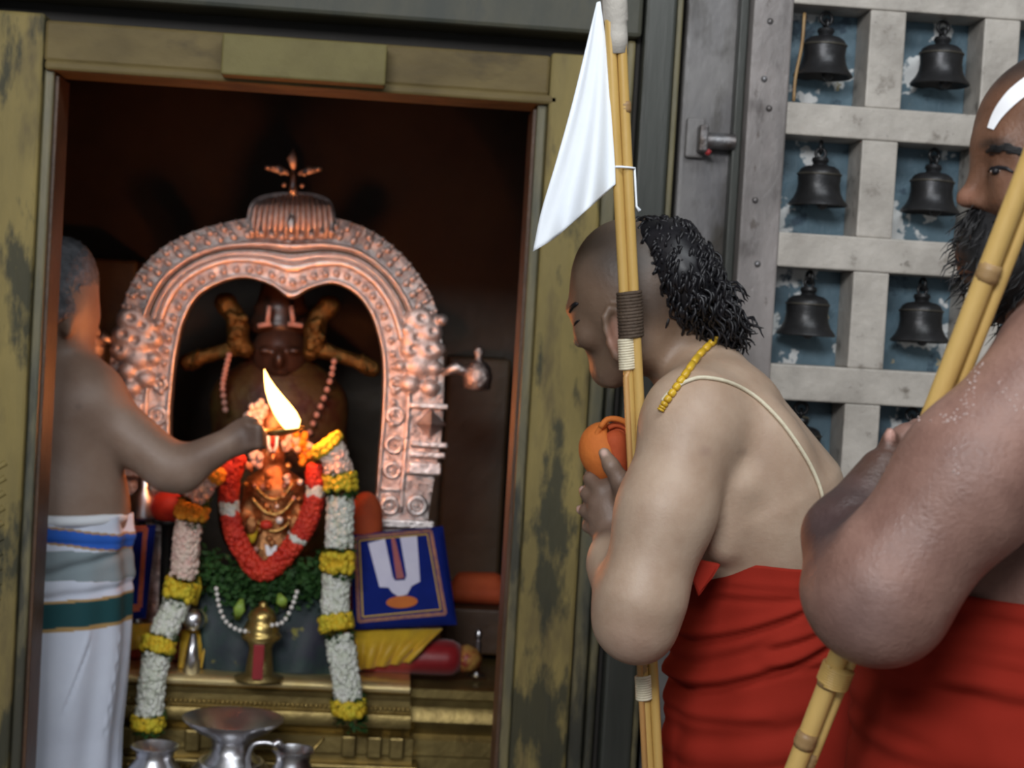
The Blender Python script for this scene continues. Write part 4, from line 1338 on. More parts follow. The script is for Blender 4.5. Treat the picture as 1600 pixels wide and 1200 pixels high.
zb0 = P(450, 1192, YA).z
q = MB(); q.box((P(L0, 1080, YA).x, YA + 0.0, 0), (P(R0 + 20, 1080, YA).x, YA + AD, zb0)); q.build('base', MT['brass_dull'], al, False, 0.004)
q = MB()
x = P(L0, 1098, YA).x
while x < P(R0, 1098, YA).x:
    q.sphere((x, YA - 0.002, P(450, 1101, YA).z), 0.0042, 8, 5); x += 0.0098
o = q.build('bead_row', MT['brass'], al); o['kind'] = 'stuff'
q = MB()
x = P(L0, 1098, YA).x
while x < P(R0, 1098, YA).x:
    q.sphere((x, YA - 0.002, P(450, 1204, YA).z), 0.0055, 8, 5); x += 0.0125
o = q.build('bead_row', MT['brass'], al); o['kind'] = 'stuff'
for pxk in (200, 300, 545, 585, 620):
    x = P(pxk, 1160, YA).x
    q = MB(); q.box((x - 0.016, YA - 0.004, P(450, 1180, YA).z), (x + 0.016, YA + 0.03, P(450, 1146, YA).z)); q.build('frieze_block', MT['brass_dull'], al, False, 0.004)
# set-back wing of the altar on the right
mould('wing_top', R0, 800, [(1064, 0.0), (1066, 0.01), (1080, 0.01), (1084, 0.0), (1096, -0.004), (1104, 0.004), (1118, 0.008), (1128, 0.0), (1140, -0.01)], MT['brass_dull'], al, YA + 0.06, AD - 0.06)
mould('wing_panel', R0, 800, [(1140, -0.01), (1148, 0.0), (1172, 0.0), (1176, -0.012), (1200, -0.012)], MT['brass_dull'], al, YA + 0.06, AD - 0.06)
q = MB(); q.box((P(R0, 1080, YA).x, YA + 0.08, 0), (P(800, 1080, YA).x, YA + AD, P(450, 1200, YA + 0.06).z)); q.build('wing_base', MT['brass_dull'], al, False, 0.004)

# ---- the silver arch
YR = 3.88
zfloor_alt = zal
ar = thing('silver_arch', 'embossed silver double-lobed arch lit orange by the flame', 'arch', (P(440, 900, YR).x, YR, zal))
pairs = [((262, 1012), (158, 1008)), ((275, 830), (168, 822)), ((268, 680), (163, 660)), ((272, 600), (168, 590)), ((280, 540), (180, 520)), ((292, 495), (197, 460)),
         ((312, 463), (224, 415)), ((345, 443), (264, 380)), ((385, 435), (318, 356)), ((425, 447), (388, 340)), ((455, 467), (456, 334)), ((485, 452), (525, 340)),
         ((520, 444), (580, 360)), ((552, 458), (624, 393)), ((575, 485), (655, 430)), ((590, 525), (678, 470)), ((597, 570), (690, 520)), ((596, 640), (694, 590)),
         ((590, 720), (690, 680)), ((582, 830), (668, 822)), ((568, 1016), (656, 1014))]
NA = 180
inn = catmull([p[0] for p in pairs], NA); out = catmull([p[1] for p in pairs], NA)


def at_arch(i, t, dy=0.0):
    x_, y_ = inn[i] * (1 - t) + out[i] * t
    return P(x_, y_, YR - dy)


def arch_band(name, t0, t1, i0, i1, y0, y1, material, rnd=True):
    """raised band between two curves of the arch, front at YR-y1, back at YR-y0"""
    v, f = [], []
    K = 6
    for i in range(i0, i1):
        for k in range(K + 1):
            u = k / K
            h = y1 * (math.sqrt(max(0, 1 - (2 * u - 1) ** 2)) if rnd else (1 if 0 < k < K else 0.6))
            p = at_arch(i, t0 + (t1 - t0) * u); v.append((p.x, p.y - y0 - h, p.z))
        a_, c_ = at_arch(i, t1), at_arch(i, t0)
        v.append((a_.x, a_.y + 0.02, a_.z)); v.append((c_.x, c_.y + 0.02, c_.z))
    n = K + 3
    for i in range(i1 - i0 - 1):
        for k in range(n):
            f.append((i * n + k, i * n + (k + 1) % n, (i + 1) * n + (k + 1) % n, (i + 1) * n + k))
    f.append(tuple(range(n))); f.append(tuple((i1 - i0 - 1) * n + k for k in range(n - 1, -1, -1)))
    q = MB(); q.add(v, f)
    return auto_smooth(q.build(name, material, ar), 60)


arch_band('arch_plate', 0.0, 0.99, 0, NA, 0.0, 0.008, MT['silver_rel'], False)
arch_band('inner_rim', 0.0, 0.09, 0, NA, 0.006, 0.012, MT['silver'])
ia, ib = int(NA * 4.6 / 20), int(NA * 15.6 / 20)
arch_band('smooth_band', 0.29, 0.43, ia, ib, 0.006, 0.016, MT['silver'])
arch_band('smooth_band', 0.43, 0.50, ia, ib, 0.006, 0.012, MT['silver'])
arch_band('dark_groove', 0.51, 0.57, ia, ib, 0.007, 0.002, MT['stone_dark'])
arch_band('outer_rib', 0.57, 0.66, ia, ib, 0.008, 0.016, MT['silver'])


def arc_points(t, i0, i1, step):
    """indices evenly spaced by length"""
    pts, acc, last = [], 0.0, None
    for i in range(i0, i1):
        p = at_arch(i, t)
        if last is None or (p - last).length >= step:
            pts.append(i); last = p
    return pts


stud = None
for i in arc_points(0.19, int(NA * 2.8 / 20), int(NA * 17.5 / 20), 0.0225):
    p = at_arch(i, 0.19, 0.012)
    if stud is None:
        q = MB(); q.sphere(p, 0.0085, 12, 8); stud = q.build('stud', MT['silver_matte'], ar); sp = p.copy()
    else:
        o = stud.copy(); COL.objects.link(o); o.location = p - sp
leafp = None
for row, (tt, rr) in enumerate(((0.76, 0.010), (0.90, 0.0085))):
    for i in arc_points(tt, ia + 1, ib - 1, 0.027 if row == 0 else 0.024):
        p = at_arch(i, tt, 0.014)
        dvec = (at_arch(i, 1.0) - at_arch(i, 0.5)); dvec.y = 0; dvec.normalize()
        q = MB()
        q.sphere((0, 0, 0), (rr * 0.8, rr * 0.7, rr), 9, 6)
        q.sphere((0, 0.002, rr * 1.3), (rr * 0.55, rr * 0.5, rr * 0.7), 7, 5)
        R_ = Vector((0, 0, 1)).rotation_difference(dvec).to_matrix()
        q.v = [tuple(R_ @ Vector(vv_) + p) for vv_ in q.v]
        q.build('flame_leaf', MT['silver_matte'], ar)
# makara monsters at the springing of the arch
for sgn, pts in ((1, [(655, 500, 26), (672, 520, 20), (648, 530, 24), (668, 548, 22), (640, 548, 16), (685, 545, 12), (655, 572, 24), (680, 575, 14), (636, 515, 12), (690, 500, 11), (625, 572, 12), (640, 600, 18), (672, 606, 16)]),
                 (-1, [(208, 500, 26), (226, 512, 20), (196, 525, 22), (214, 535, 26), (238, 530, 18), (190, 548, 18), (215, 562, 22), (240, 560, 14), (200, 580, 16), (228, 592, 18), (205, 606, 16), (250, 505, 10)])):
    bb_ = Body(0.004)
    for (x_, y_, r) in pts:
        bb_.ell(P(x_, y_, YR - 0.008), (m(r, YR), 0.020, m(r, YR) * 0.85), 0.006)
    for (x_, y_, r) in pts[:6]:
        bb_.ell(P(x_ + 5 * sgn, y_ - 3, YR - 0.036), (m(r * .35, YR), 0.016, m(r * .3, YR)), 0.006, op='s')
    v, f = bb_.solve()
    o = link_mesh('makara', v, f, MT['silver_matte'], ar); o['label'] = 'embossed sea-monster swelling out of the arch'
# pillars: mouldings, diamonds, rings
for sgn in (1, -1):
    def pp(dx, y, dy=0.0):
        i_ = min(range(NA), key=lambda k: abs((inn[k][1]) - y) + (0 if (k > NA / 2) == (sgn > 0) else 1e6))
        base = inn[i_][0]
        return P(base + sgn * dx, y, YR - dy)
    for (x0, x1, y0, y1, th) in ((48, 108, 688, 700, 0.026), (48, 106, 704, 716, 0.022), (48, 100, 720, 742, 0.028), (0, 96, 808, 826, 0.028), (44, 104, 628, 640, 0.022), (8, 40, 760, 768, 0.016)):
        a_, c_ = pp(x0, y0), pp(x1, y1)
        q = MB(); q.box((a_.x, YR + 0.01, a_.z), (c_.x, YR - th, c_.z)); q.build('pillar_moulding', MT['silver'], ar, False, 0.004)
    ctr = pp(78, 662, 0.01); s_ = m(24, YR)
    q = MB(); q.add([(ctr.x - s_, ctr.y, ctr.z), (ctr.x, ctr.y, ctr.z + s_), (ctr.x + s_, ctr.y, ctr.z), (ctr.x, ctr.y, ctr.z - s_), (ctr.x, ctr.y - 0.02, ctr.z)],
                    [(0, 4, 1), (1, 4, 2), (2, 4, 3), (3, 4, 0), (0, 1, 2, 3)])
    q.build('diamond_boss', MT['silver'], ar, False)
    Rx = Matrix.Rotation(math.radians(90), 3, 'X')
    for (dx, y, R_, r) in ((22, 650, 12, 4), (24, 695, 12, 4), (24, 735, 11, 4), (24, 790, 12, 5), (66, 790, 13, 5), (22, 600, 9, 4)):
        q = MB(); q.torus(pp(dx, y, 0.010), m(R_, YR), m(r, YR), Rx, 18, 8); q.sphere(pp(dx, y, 0.010), m(r * 1.1, YR), 8, 6)
        q.build('ring_boss', MT['silver'], ar)
    for dx in (42,):
        q = MB(); q.tube([pp(dx, y, 0.010) for y in range(560, 810, 10)], 0.006, 8); q.build('pillar_rib', MT['silver'], ar)
# ribbed crown on top with leaf finial
cr_ = None
for k in range(-7, 8):
    u = k / 7.0
    xx = 455 + 62 * u
    hgt = math.sqrt(1 - 0.55 * u * u)
    pts = [P(xx, 372 - 1 * (1 - abs(u)), YR - 0.022), P(xx + 1.5, 350, YR - 0.034 * hgt), P(xx + 2 - 3 * u, 325, YR - 0.036 * hgt), P(xx + 3 - 8 * u, 308 + 10 * u * u, YR - 0.020), P(xx + 3 - 14 * u, 302 + 14 * u * u, YR)]
    q = MB(); q.tube(pts, [0.0055, 0.0062, 0.006, 0.0048, 0.003], 8); q.build('crown_rib', MT['silver_matte'], ar)
q = MB()
poly = catmull([(388, 374), (386, 340), (396, 312), (425, 302), (457, 300), (490, 302), (516, 314), (524, 342), (520, 376)], 40)
q.prism([P(a_[0], a_[1], YR - 0.012) for a_ in poly], 0.03); q.build('crown_plate', MT['silver_rel'], ar, False)
for k in range(9):
    q = MB(); q.sphere(P(393 + 15.6 * k, 362 + 8 * math.sin(math.pi * k / 8.0), YR - 0.036), 0.0078, 12, 8); q.build('crown_bead', MT['silver_matte'], ar)
q = MB(); q.sphere(P(455, 350, YR - 0.042), (0.011, 0.008, 0.02), 12, 8); q.build('crown_pendant', MT['silver'], ar)
q = MB(); q.tube([P(458, 305, YR - 0.01), P(458, 285, YR - 0.012), P(459, 262, YR - 0.012)], [0.012, 0.007, 0.004], 10); q.build('finial_stem', MT['silver'], ar)
for (pts, rr) in (([(459, 264), (456, 248), (459, 232)], [0.006, 0.012, 0.002]), ([(452, 272), (435, 264), (414, 262)], [0.004, 0.010, 0.004]), ([(466, 272), (482, 266), (503, 264)], [0.004, 0.010, 0.004])):
    q = MB(); q.tube([P(a_, b__, YR - 0.014) for a_, b__ in pts], rr, 10, flat=(Vector((0, 1, 0)), 0.6)); q.build('finial_leaf', MT['silver_matte'], ar)
for (x_, y_) in ((418, 262), (427, 262), (439, 270), (476, 272), (488, 266), (497, 264), (444, 289), (472, 290), (458, 297)):
    q = MB(); q.sphere(P(x_, y_, YR - 0.024), 0.0055, 10, 6); q.build('finial_bead', MT['silver_matte'], ar)
# side ornaments on brackets
for (bx, lx, yy) in ((745, 712, 582), (142, 163, 535)):
    c0 = P(bx, yy + 28, YR)
    q = MB(); q.lathe([(0.012, 0.0), (0.030, 0.004), (0.034, 0.03), (0.030, 0.05), (0.022, 0.062), (0.010, 0.068), (0.008, 0.078), (0.013, 0.088), (0.006, 0.098), (0.001, 0.102)], c0, 16)
    q.build('side_finial', MT['silver_rel'], ar)
    q = MB(); q.tube([P(690 if bx > 400 else 178, yy + 2, YR), P(lx, yy - 8, YR - 0.01), P(bx, yy + 6, YR)], [0.007, 0.016, 0.006], 10); q.build('side_bracket', MT['silver'], ar)

# ---- the deity inside the arch
YI = 4.10
zbase = zal + 0.02
de = thing('deity_statue', 'dark stone deity with raised golden hands inside the arch', 'statue', (P(440, 900, YI).x, YI, zbase))
bb_ = Body(0.006)
bb_.cap(Vector((P(440, 900, YI).x, YI, zbase + 0.28)), P(436, 690, YI), 0.16, 0.15, 0.04, (1, 0.7, 1))
bb_.cap(P(436, 690, YI), P(436, 630, YI), 0.15, 0.13, 0.05, (1, 0.7, 1))
bb_.cap(P(370, 625, YI), P(502, 632, YI), 0.06, 0.06, 0.05)
v, f = bb_.solve(); link_mesh('robe', v, f, MT['idol_cloth'], de)
bb_ = Body(0.005)
bb_.cap(P(436, 610, YI), P(437, 590, YI), 0.045, 0.045, 0.02)
bb_.ell(P(437, 555, YI - 0.02), (0.066, 0.07, 0.085), 0.02)
bb_.ell(P(436, 562, YI - 0.095), (0.012, 0.016, 0.022), 0.015)
for sx in (-1, 1):
    bb_.ell(P(437 + 22 * sx, 548, YI - 0.085), (0.016, 0.012, 0.008), 0.01)
    bb_.ell(P(437 + 44 * sx, 556, YI - 0.01), (0.012, 0.02, 0.035), 0.01)
bb_.ell(P(437, 582, YI - 0.082), (0.02, 0.012, 0.007), 0.01)
v, f = bb_.solve(); link_mesh('head', v, f, MT['idol_dark'], de)
q = MB(); q.lathe([(0.062, 0), (0.072, 0.01), (0.07, 0.03), (0.062, 0.05), (0.066, 0.06), (0.058, 0.075), (0.048, 0.12), (0.036, 0.16), (0.02, 0.18), (0.012, 0.20), (0.001, 0.21)], P(437, 522, YI), 24)
q.build('crown', MT['idol_dark'], de)
for (x0, y0, x1, y1) in ((421, 478, 418, 505), (455, 478, 458, 505), (403, 509, 424, 506), (450, 506, 473, 509)):
    q = MB(); q.tube([P(x0, y0, YI - 0.095), P(x1, y1, YI - 0.098)], 0.006, 8); q.build('sacred_mark', MT['bead_pink'], de)
for s_, arm, hand in ((-1, [(292, 566, 0.020), (305, 562, 0.022), (318, 557, 0.017), (350, 549, 0.018), (384, 538, 0.024)], [(384, 546, 0.024), (372, 535, 0.030), (372, 512, 0.030), (366, 492, 0.026), (352, 474, 0.030), (346, 470, 0.016)]),
                      (1, [(582, 576, 0.020), (570, 570, 0.022), (556, 564, 0.017), (522, 553, 0.018), (488, 541, 0.024)], [(486, 550, 0.024), (492, 538, 0.030), (492, 514, 0.030), (498, 494, 0.026), (514, 478, 0.030), (522, 474, 0.016)])):
    q = MB(); q.tube(pix([(a_[0], a_[1], YI - 0.06) for a_ in arm], 30), np.interp(np.linspace(0, 4, 30), range(5), [a_[2] for a_ in arm]).tolist(), 14)
    q.sphere(P(arm[0][0], arm[0][1], YI - 0.06), 0.02, 12, 8)
    q.torus(P(arm[1][0], arm[1][1], YI - 0.06), 0.022, 0.006, Matrix.Rotation(math.radians(75 * s_), 3, 'Y'), 18, 6)
    q.build('arm', MT['gold_dim'], de)
    bb_ = Body(0.004)
    for (x0, y0, r0), (x1, y1, r1) in zip(hand[:-1], hand[1:]):
        bb_.cap(P(x0, y0, YI - 0.065), P(x1, y1, YI - 0.065), r0 * 0.85, r1 * 0.85, 0.008)
    for k in range(7):
        bb_.sph(P(hand[2][0] + rng.uniform(-14, 14), hand[2][1] + rng.uniform(-24, 28), YI - 0.088), 0.011, 0.004)
    v, f = bb_.solve(); link_mesh('raised_hand', v, f, MT['gold_dim'], de)
for pts in ([(358, 555), (352, 580), (348, 605), (352, 640)], [(522, 565), (517, 590), (506, 622), (492, 655), (478, 690)]):
    qq = pix(pts, 11, YI - 0.125)
    for p in qq:
        q = MB(); q.sphere(p, 0.0075, 8, 6); q.build('garland_bead', MT['bead_pink'], de)
q = MB(); q.lathe([(0.24, 0), (0.25, 0.02), (0.22, 0.05), (0.18, 0.08), (0.20, 0.10), (0.17, 0.12)], Vector((P(440, 900, YI).x, YI, zbase - 0.018)), 28, Matrix.Scale(0.7, 3, Vector((0, 1, 0)))); q.build('lotus_base', MT['brass_dull'], de)

# ---- small processional idol in front of the arch
YP = 3.74
pid = thing('processional_idol', 'small gilded idol with a white face mark, framed by a red flower garland', 'statue', (P(432, 1000, YP).x, YP, zal))
bb_ = Body(0.0035)
bb_.ell(P(426, 712, YP), (0.028, 0.028, 0.034), 0.008)
bb_.ell(P(426, 716, YP - 0.028), (0.006, 0.007, 0.011), 0.006)
bb_.cap(P(427, 745, YP), P(427, 730, YP), 0.018, 0.018, 0.01)
bb_.cap(P(402, 760, YP), P(454, 762, YP), 0.026, 0.026, 0.02)
bb_.cap(P(427, 770, YP), P(424, 860, YP), 0.052, 0.04, 0.03, (1, 0.8, 1))
bb_.cap(P(424, 860, YP), P(415, 990, YP), 0.05, 0.075, 0.03, (1, 0.8, 1))
for s_ in (-1, 1):
    bb_.cap(P(427 + 30 * s_, 765, YP), P(427 + 46 * s_, 810, YP - 0.01), 0.02, 0.016, 0.012)
    bb_.cap(P(427 + 46 * s_, 810, YP - 0.01), P(427 + 34 * s_, 830, YP - 0.06), 0.016, 0.012, 0.01)
    bb_.ell(P(427 + 34 * s_, 818, YP - 0.07), (0.013, 0.008, 0.02), 0.008)
v, f = bb_.solve(); link_mesh('figure', v, f, MT['copper'], pid)
q = MB(); q.lathe([(0.030, 0), (0.037, 0.006), (0.035, 0.02), (0.038, 0.025), (0.032, 0.035), (0.026, 0.055), (0.018, 0.072), (0.010, 0.082), (0.012, 0.09), (0.002, 0.098)], P(427, 690, YP), 20); q.build('crown', MT['copper'], pid)
q = MB()
for s_ in (-1, 1): q.tube([P(426 + 7 * s_, 680, YP - 0.036), P(426 + 6 * s_, 697, YP - 0.034), P(426 + 2 * s_, 706, YP - 0.034)], 0.0035, 6)
q.build('white_mark', MT['white_paint'], pid)
q = MB(); q.tube([P(426, 680, YP - 0.037), P(426, 699, YP - 0.036)], 0.0025, 6); q.build('red_mark', MT['red_paint'], pid)
r_ = random.Random(21)
for i in range(44):
    y_ = r_.uniform(725, 860); x_ = 427 + r_.uniform(-48, 48) * (1 - (y_ - 725) / 400)
    q = MB(); q.sphere(P(x_, y_, YP - 0.045 - r_.uniform(0, 0.012)), r_.uniform(0.004, 0.0085), 8, 6)
    q.build('jewel', MT[r_.choice(['gold', 'copper', 'copper', 'bead_pink', 'pearl'])], pid)
for k, yy in enumerate((768, 792, 818)):
    q = MB(); q.tube(pix([(395 - 2 * k, yy - 14), (412, yy + 6), (427, yy + 12), (444, yy + 6), (458 + 2 * k, yy - 14)], 20, YP - 0.052), 0.0045, 6); q.build('necklace', MT['gold'], pid)
q = MB(); q.prism([P(a_, b__, YP - 0.068) for a_, b__ in ((414, 851), (420, 853), (423, 862), (428, 853), (433, 852), (430, 868), (422, 874), (416, 866))], 0.006); q.build('small_white_mark', MT['white_paint'], pid, False)
q = MB(); q.sphere(P(394, 830, YP - 0.06), (0.012, 0.012, 0.028), 10, 6); q.build('yellow_flower', MT['marigold'], pid)
q = MB(); q.sphere(P(416, 820, YP - 0.066), (0.014, 0.01, 0.010), 10, 6); q.build('pink_flower', MT['rose'], pid)
for (x_, y_, mt_) in ((405, 640, 'jasmine_lit'), (395, 655, 'jasmine_lit'), (475, 700, 'jasmine_lit'), (468, 690, 'marigold_o'), (455, 690, 'jasmine_lit'), (400, 715, 'jasmine_lit'), (480, 715, 'marigold_o')):
    q = MB()
    for k in range(14):
        q.sphere(P(x_ + r_.uniform(-11, 11), y_ + r_.uniform(-12, 12), YP - 0.02 + r_.uniform(-.015, .015)), 0.009, 6, 4)
    q.build('flower_tuft', MT[mt_], pid)


# ---- garlands
def flowers(path, rad, n, fr, seed, squash=1.0):
    """blossoms heaped round a path -> MB"""
    r_ = random.Random(seed)
    q = MB()
    L_ = len(path) - 1
    for i in range(n):
        t = r_.random() * L_; j = min(int(t), L_ - 1); u = t - j
        p = Vector(path[j]).lerp(Vector(path[j + 1]), u)
        d = (Vector(path[j + 1]) - Vector(path[j])).normalized()
        a = r_.uniform(0, 6.283)
        e1 = d.orthogonal().normalized(); e2 = d.cross(e1)
        rr = rad * (0.86 + 0.2 * r_.random())
        c = p + (e1 * math.cos(a) + e2 * math.sin(a)) * rr
        s_ = fr * r_.uniform(0.7, 1.2)
        q.sphere(c, (s_, s_, s_ * squash), 6, 4)
    q.tube(path, rad * 0.9, 10)
    return q


def garland(label, path_px, Y, segs, r_px, seed):
    """segs: (t0, t1, kind)"""
    full = pix(path_px, 121, Y)
    g_ = thing('flower_garland', label, 'garland', full[-1])
    rad = m(r_px, Y)
    for k, (t0, t1, kind) in enumerate(segs):
        i0, i1 = int(t0 * 120), max(int(t1 * 120), int(t0 * 120) + 2)
        pth = full[i0:i1 + 1]
        ln = (Vector(pth[-1]) - Vector(pth[0])).length
        if kind in ('w', 'p'):
            q = flowers(pth, rad * 0.92, int(2600 * ln / 0.5), m(4.6, Y), seed + k); nm, mt_ = 'jasmine_string', 'jasmine' if kind == 'w' else 'jasmine_lit'
        elif kind in ('y', 'o'):
            q = flowers(pth, rad * 1.12, 150, m(6.0, Y), seed + k); nm, mt_ = 'marigold_ring', 'marigold' if kind == 'y' else 'marigold_o'
        elif kind == 'r':
            q = flowers(pth, rad, int(1800 * ln / 0.4), m(5.0, Y), seed + k); nm, mt_ = 'red_flower_string', 'rose'
        else:
            q = MB(); nm, mt_ = 'leaf_ring', 'leaf'
            rr_ = random.Random(seed + k)
            for z in range(44):
                p = Vector(rr_.choice(pth)); a = rr_.uniform(0, 6.28)
                d = Vector((math.cos(a), math.sin(a) * 0.9, rr_.uniform(-.9, .5))).normalized()
                c = p + Vector((d.x, d.y, 0)) * rad * 0.85
                s_ = d.cross(Vector((0, 0, 1))).normalized() * rad * 0.34
                q.add([c - s_ * 0.4, c + d * rad * 0.35 + s_ * 0.6, c + d * rad * 0.75, c + d * rad * 0.35 - s_ * 0.6 + Vector((0, 0, rad * 0.12))], [(0, 1, 2, 3)])
        o = q.build(nm, MT[mt_], g_); o['kind'] = 'stuff'
    return g_


garland('long jasmine and marigold garland hanging beside the blue cushion with the full white mark', [(508, 690), (524, 715), (532, 760), (531, 830), (526, 900), (524, 960, 3.60), (534, 1020, 3.575), (543, 1080, 3.565), (546, 1138, 3.565)], 3.61,
        [(0.0, 0.055, 'y'), (0.06, 0.20, 'p'), (0.195, 0.215, 'l'), (0.215, 0.265, 'y'), (0.26, 0.285, 'l'), (0.285, 0.42, 'w'), (0.41, 0.44, 'l'), (0.44, 0.49, 'y'), (0.49, 0.505, 'l'), (0.505, 0.63, 'w'),
         (0.62, 0.64, 'l'), (0.64, 0.68, 'y'), (0.68, 0.70, 'l'), (0.70, 0.90, 'w'), (0.895, 0.91, 'l'), (0.91, 0.955, 'y'), (0.955, 1.0, 'l')], 20, 100)
garland('long jasmine and marigold garland hanging beside the priest', [(330, 730), (305, 780), (292, 840), (288, 890), (272, 950, 3.60), (250, 1000, 3.58), (240, 1050, 3.565), (234, 1100, 3.565), (230, 1142, 3.565)], 3.61,
        [(0.0, 0.04, 'o'), (0.04, 0.13, 'p'), (0.125, 0.145, 'l'), (0.145, 0.19, 'o'), (0.185, 0.20, 'l'), (0.20, 0.40, 'p'), (0.39, 0.42, 'l'), (0.42, 0.47, 'y'), (0.465, 0.48, 'l'), (0.48, 0.61, 'w'),
         (0.605, 0.63, 'l'), (0.63, 0.67, 'y'), (0.67, 0.69, 'l'), (0.69, 0.925, 'w'), (0.92, 0.94, 'l'), (0.94, 0.985, 'y'), (0.98, 1.0, 'l')], 19, 200)
garland('red flower garland with white tufts looped round the small idol', [(372, 712), (360, 745), (358, 790), (366, 830), (385, 870), (408, 893), (432, 882), (458, 852), (480, 815), (492, 775), (495, 728)], 3.64,
        [(0.0, 0.19, 'r'), (0.19, 0.235, 'w'), (0.235, 0.72, 'r'), (0.72, 0.745, 'w'), (0.745, 0.90, 'r'), (0.90, 0.94, 'w'), (0.94, 1.0, 'r')], 12, 300)

# ---- tulsi leaves heaped round the idol's feet
lv = thing('leaf_heap', 'dark green heap of basil leaves below the red garland', 'leaves', P(418, 930, 3.68))
q = MB(); r_ = random.Random(17)
for i in range(1500):
    t = r_.random()
    x_ = 318 + 195 * t + r_.uniform(-8, 8)
    yc = 892 + 26 * math.sin(math.pi * t)
    p = P(x_, yc + r_.gauss(0, 17), 3.66 + r_.uniform(-0.02, 0.05))
    d = Vector((r_.uniform(-1, 1), r_.uniform(-1, .2), r_.uniform(-1, .6))).normalized()
    s_ = d.orthogonal().normalized() * 0.0065
    L_ = r_.uniform(0.012, 0.022)
    q.add([p, p + d * L_ * 0.5 + s_, p + d * L_, p + d * L_ * 0.5 - s_], [(0, 1, 2, 3)])
o = q.build('leaves', MT['leaf'], lv); o['kind'] = 'stuff'

# ---- blue cushions with the sacred mark
def cushion(label, corners, Y, full):
    """corners: four photo points, clockwise from top left; leaning back a little"""
    c = [P(x_, y_, Y + (0.07 if i < 2 else 0.0)) for i, (x_, y_) in enumerate(corners)]
    th = thing('cushion', label, 'cushion', (c[2] + c[3]) * 0.5, 'blue cushions')
    nrm = (c[1] - c[0]).cross(c[3] - c[0]).normalized()
    if nrm.y > 0: nrm = -nrm

    def at(u, v_, h=0.0): return c[0] * (1 - u) * (1 - v_) + c[1] * u * (1 - v_) + c[2] * u * v_ + c[3] * (1 - u) * v_ + nrm * h

    def pad(u, v_): return 0.026 * (max(0.0, 1 - (2 * u - 1) ** 6) * max(0.0, 1 - (2 * v_ - 1) ** 6)) ** 0.6
    n = 24
    vv = [at(i / n, j / n, pad(i / n, j / n)) for j in range(n + 1) for i in range(n + 1)] + [at(i / n, j / n, -pad(i / n, j / n)) for j in range(n + 1) for i in range(n + 1)]
    N_ = (n + 1) ** 2
    ff = [(j * (n + 1) + i, (j + 1) * (n + 1) + i, (j + 1) * (n + 1) + i + 1, j * (n + 1) + i + 1) for j in range(n) for i in range(n)]
    ff += [tuple(N_ + k for k in reversed(q_)) for q_ in ff]
    link_mesh('pad', vv, ff, MT['blue_cloth'], th)

    def patch(name, poly, h, material, dens=1):
        q_ = MB()
        vf = [at(u, v_, pad(u, v_) + h) for u, v_ in poly]; vb = [at(u, v_, pad(u, v_) + h - 0.004) for u, v_ in poly]
        k = len(poly)
        q_.add(vf + vb, [tuple(range(k))] + [(i, (i + 1) % k, (i + 1) % k + k, i + k) for i in range(k)])
        return q_.build(name, material, th, False)

    def strip(name, pts, wd, h, material):
        for (a_, b__) in zip(pts[:-1], pts[1:]):
            u0, v0 = a_; u1, v1 = b__
            k = 12
            du, dv = u1 - u0, v1 - v0; l_ = math.hypot(du, dv); nu__, nv__ = -dv / l_ * wd / 2, du / l_ * wd / 2
            q_ = MB(); vs = []
            for i in range(k + 1):
                t = i / k
                for s_ in (-1, 1):
                    u_, v_ = u0 + du * t + s_ * nu__, v0 + dv * t + s_ * nv__
                    vs.append(at(u_, v_, pad(u_, v_) + h))
            q_.add(vs, [(2 * i, 2 * i + 1, 2 * i + 3, 2 * i + 2) for i in range(k)])
            o_ = q_.build(name, material, th, False)
            sd_ = o_.modifiers.new('thick', 'SOLIDIFY'); sd_.thickness = 0.002
    bd = MT['border_cloth'] if full else MT['border_orange']
    strip('border_braid', [(0.06, 0.05), (0.86, 0.05), (0.90, 0.90), (0.06, 0.93), (0.06, 0.05)], 0.035 if full else 0.075, 0.002, bd)
    if full:
        strip('border_piping', [(0.10, 0.09), (0.82, 0.09), (0.86, 0.86), (0.10, 0.89), (0.10, 0.09)], 0.012, 0.003, MT['yellow_silk'])
        def curved(l_): return l_
        L_ = [(0.19, 0.12), (0.36, 0.10), (0.41, 0.48), (0.455, 0.545), (0.52, 0.545), (0.55, 0.48), (0.53, 0.10), (0.71, 0.10), (0.69, 0.56), (0.60, 0.60), (0.56, 0.66), (0.52, 0.69), (0.46, 0.69), (0.40, 0.63), (0.37, 0.60), (0.28, 0.60)]
        # two arms and the joining bowl of the white U
        patch('white_arm', [(0.19, 0.13), (0.37, 0.10), (0.42, 0.50), (0.28, 0.60)], 0.003, MT['lilac_white'])
        patch('white_arm', [(0.53, 0.10), (0.71, 0.10), (0.69, 0.57), (0.56, 0.50)], 0.003, MT['lilac_white'])
        patch('white_bowl', [(0.28, 0.60), (0.42, 0.50), (0.44, 0.545), (0.54, 0.545), (0.56, 0.50), (0.69, 0.57), (0.60, 0.61), (0.55, 0.69), (0.46, 0.71), (0.40, 0.66), (0.37, 0.61)], 0.0035, MT['lilac_white'])
        patch('red_line', [(0.435, 0.10), (0.475, 0.10), (0.535, 0.525), (0.455, 0.53)], 0.006, MT['red_silk'])
        patch('orange_foot', [(0.49 + 0.155 * math.cos(t), 0.765 + 0.062 * math.sin(t)) for t in [k * math.pi / 10 for k in range(20)]], 0.004, MT['orange_cloth'])
    return th


cushion('royal blue square cushion with white U mark, red line and orange foot', [(547, 836), (692, 822), (714, 976), (552, 984)], 3.68, True)
cushion('royal blue cushion with orange border half hidden behind the priest', [(150, 826), (244, 820), (228, 966), (140, 972)], 3.70, False)


